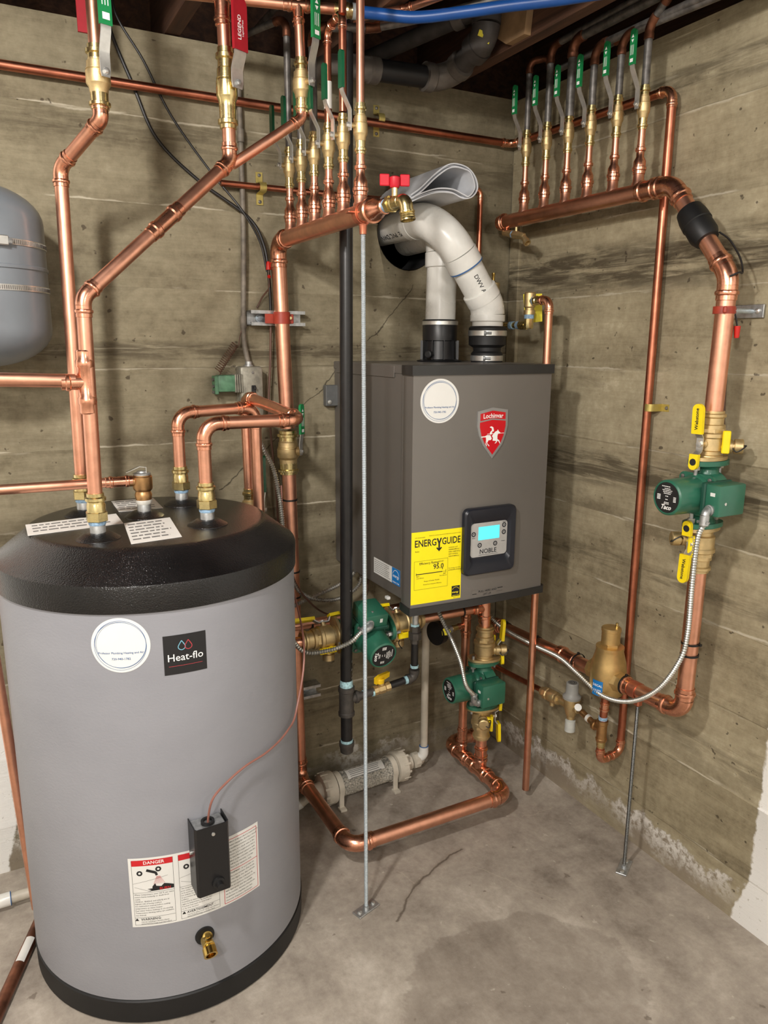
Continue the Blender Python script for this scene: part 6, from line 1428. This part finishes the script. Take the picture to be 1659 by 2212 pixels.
# ---------------------------------------------------------------- electrical bits on the back wall
sb_ = thing('switch_box', 'old grey steel switch box with black toggle on the back wall', 'switch', (-.915, 0, 1.25))
MB().box((-.914, -.026, 1.315), (.066, .050, .140), .008, seg=2).build('box', 'box_grey', sb_)
MB().box((-.911, -.053, 1.318), (.012, .004, .030), .001).build('toggle_plate', 'black_plastic', sb_); MB().box((-.910, -.060, 1.326), (.006, .014, .007), .001).build('toggle', 'black_plastic', sb_)
for z in (1.262, 1.368): MB().lathe((-.911, -.051, z), (0, -1, 0), [(0, .004), (.0015, .0035), (.002, .001)], 10).build('screw', 'iron_old', sb_)
cdt = thing('conduit', 'old grey cable running down the wall into the switch box', 'conduit', (-.918, -.02, 1.39))
MB().tube(spline([(-.914, -.016, 2.2), (-.913, -.015, 2.0), (-.914, -.016, 1.75), (-.921, -.017, 1.55), (-.924, -.018, 1.46), (-.914, -.025, 1.385)], 6), .0075, 12).build('cable', 'conduit_old', cdt)
MB().lathe((-.914, -.024, 1.380), (0, 0, 1), [(0, .014), (.008, .014), (.009, .010), (.018, .010)], 12).build('connector', 'galvanised', cdt)
for z, x in ((1.505, -.923), (1.985, -.913)): MB().lathe((x, -.017, z - .016), (0, 0, 1), [(0, .0095), (.032, .0095)], 12).build('tape', 'conduit_old', cdt)
tr = thing('relay_transformer', 'old green bell transformer wired beside the switch box', 'transformer', (-.98, -.03, 1.31))
MB().box((-.985, -.032, 1.339), (.052, .040, .046), .005, seg=2).build('winding', 'green_old', tr)
for i in range(4): MB().box((-.962 + .006 * i, -.032, 1.339), (.004, .046, .050), .001).build('core_plate', 'box_grey', tr)
MB().box((-1.014, -.034, 1.335), (.010, .036, .050), .002).build('terminal_board', 'green_old', tr)
for z in (1.350, 1.332, 1.316): MB().lathe((-1.019, -.040, z), (-1, -.4, 0), [(0, .0045), (.006, .004)], 10).build('terminal', 'iron_old', tr)
MB().cyl((-.945, -.03, 1.335), (-.935, -.03, 1.335), .009).build('nipple', 'box_grey', tr)
co = []
for i in range(140):
    t = i / 139; c = V((-.950, -.026, 1.447)).lerp(V((-1.006, -.034, 1.372)), t); a = 2 * PI * 15 * t; dd = V((-.6, 0, -.8)); u = V((.8, 0, -.6)); co.append(c + (u * math.cos(a) + V((0, 1, 0)) * math.sin(a)) * .010)
tag(MB().tube([(-.925, -.02, 1.50), (-.936, -.02, 1.465)] + co + [(-1.015, -.04, 1.35)], .0013, 6).build('coiled_wire', 'wire_brown'), 'springy coil of bare brown wire above the green transformer', 'wire')
tag(MB().tube(spline([(-1.232, -.006, 2.3), (-1.230, -.008, 2.198), (-1.179, -.008, 2.064), (-1.130, -.009, 1.953), (-1.028, -.010, 1.864), (-.905, -.030, 1.782), (-.866, -.040, 1.713), (-.853, -.04, 1.628), (-.848, -.035, 1.53)], 8), .0042, 8).build('low_voltage_cable', 'cable_black'), 'dark cable hanging across the wall from the ceiling, left one of two', 'cable')
tag(MB().tube(spline([(-1.215, -.006, 2.3), (-1.212, -.008, 2.222), (-1.153, -.008, 2.130), (-1.091, -.008, 2.012), (-.996, -.009, 1.890), (-.930, -.045, 1.80), (-.880, -.048, 1.72), (-.860, -.046, 1.64)], 8), .0030, 8).build('low_voltage_cable', 'cable_black'), 'thin dark cable on the wall from the ceiling, right one of two', 'cable')
tag(MB().tube(spline([(-.853, -.04, 1.61), (-.848, -.032, 1.53), (-.850, -.025, 1.40), (-.857, -.022, 1.27), (-.850, -.025, 1.12), (-.845, -.035, 1.0), (-.84, -.03, .8), (-.838, -.03, .45)], 8), .0036, 8).build('sensor_wire', 'wire_brown'), 'brown wire running down the wall beside the copper riser', 'wire')
tag(MB().tube(spline([(-.850, -.04, 1.60), (-.866, -.02, 1.575), (-.872, -.012, 1.56), (-.880, -.008, 1.545)], 8), .0022, 6).build('sensor_wire', 'wire_brown'), 'short brown wire tucked behind the upper strut', 'wire')
wn_ = thing('wire_nut', 'red wire nut beside the top of the left copper riser', 'wire nut', (-.857, -.05, 1.63))
MB().lathe((-.857, -.05, 1.645), (0, 0, 1), [(0, .0072), (.018, .0058), (.022, .004), (.0225, .001)], 12).build('shell', 'wire_nut_red', wn_); MB().cyl((-.856, -.05, 1.60), (-.857, -.05, 1.646), .0018, 6).build('wire', 'wire_brown', wn_)
MB().lathe((-.856, -.05, 1.623), (0, 0, 1), [(0, .003), (.004, .0055), (.009, .003)], 10).build('crimp', 'wire_nut_red', wn_)
wn2 = thing('wire_nut', 'red wire nut hanging by the right copper drop', 'wire nut', (-.078, -.948, 1.46))
MB().lathe((-.078, -.948, 1.492), (.05, 0, -1), [(0, .0075), (.022, .0058), (.026, .005), (.0265, .001)], 12).build('shell', 'wire_nut_red', wn2)
MB().tube(spline([(-.086, -.938, 1.535), (-.080, -.944, 1.51), (-.078, -.948, 1.49)], 5), .002, 6).build('wire', 'cable_black', wn2)
tag(MB().tube(spline([K1.lerp(K2, .60) + V((.024, -.016, .012)), K1.lerp(K2, .72) + V((.030, -.020, .018)), K1.lerp(K2, .88) + V((.028, -.024, .012)), K2 + V((.018, -.020, .006)), K2 + V((-.006, -.030, .004)), K2 + V((-.020, -.018, -.004))], 8), .0022, 6).build('sensor_lead', 'cable_black'), 'thin black sensor lead looping from the taped pipe', 'wire')
tag(MB().tube(spline([(-.045, -.905, 1.50), (-.03, -.893, 1.456), (-.03, -.896, 1.338), (-.03, -.903, 1.218), (-.03, -.900, 1.023), (-.03, -.891, .866), (-.035, -.882, .777), (-.035, -.885, .690), (-.04, -.890, .628), (-.05, -.905, .547)], 8), .0032, 8).build('sensor_wire', 'wire_brown'), 'brown wire hanging between the right drop pipe and the wall', 'wire')
# ---------------------------------------------------------------- armoured cables
def connector(root, p, d_in, d_out):
    """90-degree clamp connector"""
    p, a, b = V(p), V(d_in).normalized(), V(d_out).normalized(); ar = arc(p - a * .02, p + a * .012, p + a * .012 + b * .05, .012)
    mb = MB().lathe(p - a * .004, a, [(0, .0125), (.006, .0125), (.007, .0095), (.012, .0095)], 16); mb.tube(ar, .0098, 14); mb.lathe(ar[-1], b, [(0, .0105), (.022, .0105), (.024, .008)], 14)
    for s in (-1, 1): mb.lathe(ar[-1] + b * .015 + a.cross(b) * s * .012, a.cross(b) * s * .3 + a, [(0, .0035), (.006, .0035)], 8)
    mb.build('connector', 'galvanised', root); return ar[-1] + b * .02
def armoured(label, pts, conn=None):
    o = thing('armoured_cable', label, 'cable', pts[-1] if not conn else conn[0], 'armoured metal cables')
    pts = list(pts)
    if conn: pts = [connector(o, *conn)] + pts
    corrugated(spline(pts, 8), .0068, .0066, .0024, 10).build('sheath', 'armour', o); return o
c1 = (P1 + V((-.067, -.068, -.022)), (-1, 0, 0), (-.1, -.05, -1))
armoured('armoured cable looping down from the right pump and along the lower pipe', [(-.185, -.985, 1.02), (-.172, -.972, .91), (-.150, -.955, .775), (-.150, -.940, .70), (-.150, -.882, .60), (-.150, -.795, .529), (-.150, -.695, .503), (-.150, -.590, .528), (-.142, -.500, .540), (-.135, -.344, .530), (-.140, -.17, .545), (-.22, -.10, .70), (-.25, -.10, .757)], c1)
c2 = (P2 + V((-.067, -.068, -.024)), (-1, 0, 0), (-.15, -.1, 1))
armoured('armoured cable rising from the upright pump to the underside of the boiler', [(-.398, -.395, .46), (-.423, -.400, .54), (-.457, -.400, .619), (-.485, -.38, .69), (-.50, -.35, .77)], c2)
md = V((0, -.965, -.26)); bxd = V((0, -.26, .965))
c3 = (P3 + bxd * .068 + md * .067 + V((-.022, 0, 0)), md, (-1, 0, -.25))
armoured('armoured cable sagging left from the level pump behind the tank', [(-.78, -.395, .665), (-.84, -.38, .648), (-.90, -.36, .652), (-.925, -.30, .70)], c3)
armoured('armoured cable slanting down past the riser by the tank', [(-.915, -.07, 1.22), (-.906, -.10, 1.166), (-.877, -.10, 1.105), (-.861, -.10, 1.023), (-.855, -.105, .954), (-.850, -.11, .85), (-.825, -.12, .752), (-.786, -.12, .712), (-.734, -.12, .693), (-.672, -.12, .692), (-.617, -.12, .724), (-.60, -.11, .775)])
armoured('armoured cable crossing behind the gas pipe up to the boiler', [(-.90, -.13, .665), (-.829, -.12, .691), (-.749, -.115, .712), (-.680, -.11, .730), (-.630, -.10, .752), (-.61, -.09, .78)])
tag(MB().tube(spline([(-.84, -.115, .90), (-.829, -.12, .774), (-.782, -.13, .695), (-.727, -.13, .650), (-.66, -.13, .637), (-.60, -.12, .66), (-.58, -.12, .77)], 8), .003, 6).build('sensor_wire', 'wire_brown'), 'thin brown wire sagging beneath the boiler behind the gas pipe', 'wire')

# ---------------------------------------------------------------- waste pipe at the top of the back wall
wp_ = thing('waste_pipe', 'dark waste pipe with grey elbows under the joists at top centre', 'waste pipe', (-.37, -.08, 2.17))
ww = [V((-.86, -.14, 2.150)), V((-.350, -.14, 2.170)), V((-.335, -.300, 2.226)), V((-.335, -.315, 2.43))]
MB().cyl((-.575, -.14, 2.161), (-.38, -.14, 2.169), .0280, 24).build('black_pipe', 'abs_black', wp_)
MB().lathe((-.650, -.14, 2.158), (1, 0, .02), [(0, .024), (.004, .030), (.05, .031), (.054, .034), (.080, .034), (.084, .028)], 24).build('coupling', 'no_hub_grey', wp_)
MB().tube(smooth_path([(-.64, -.14, 2.158), (-.715, -.14, 2.156), (-.715, .04, 2.156)], .035), .024, 20).build('bend', 'no_hub_grey', wp_)
ar = arc(ww[0], ww[1], ww[2], .06); mb = MB().tube(ar, .0335, 24); mb.lathe(ar[0] + V((.01, 0, 0)), (-1, 0, 0), [(0, .0335), (.005, .037), (.03, .037), (.032, .03)], 24)
dw = (ww[2] - ww[1]).normalized(); mb.lathe(ar[-1] - dw * .01, dw, [(0, .0335), (.005, .037), (.028, .037), (.03, .03)], 24); mb.build('elbow', 'no_hub_grey', wp_)
MB().cyl(ar[-1], ww[2], .0295, 24).build('pipe', 'drain_grey', wp_)
a5 = arc(ww[1], ww[2], ww[3], .05); mb = MB().tube(a5, .036, 24); mb.lathe(a5[0], -dw, [(-.01, .039), (.018, .039), (.02, .03)], 24); mb.lathe(a5[-1], (0, 0, 1), [(0, .038), (.10, .038)], 24); mb.build('fitting', 'drain_grey', wp_)
for s in (0, 1):
    pp = a5[3] + V((-.026 + .020 * s, -.030, .0 - .012 * s)); MB().box(pp, (.014, .002, .014), 0, (V((.9, -.3, -.3)).normalized(), V((.45, .87, .2)).normalized(), V((.2, -.3, .93)).normalized())).build('yellow_sticker', 'yellow_tag', wp_, 0)
w6 = thing('waste_pipe', 'dim grey waste pipe between the joists behind the dark elbows', 'waste pipe', (-.45, .0, 2.25))
MB().cyl((-.50, .10, 2.262), (-.345, -.27, 2.300), .022, 20).build('pipe', 'drain_grey', w6)
MB().lathe((-.372, -.205, 2.293), (V((-.345, -.27, 2.30)) - V((-.50, .10, 2.262))), [(0, .023), (.003, .027), (.03, .027), (.033, .023)], 20).build('coupling', 'no_hub_grey', w6)
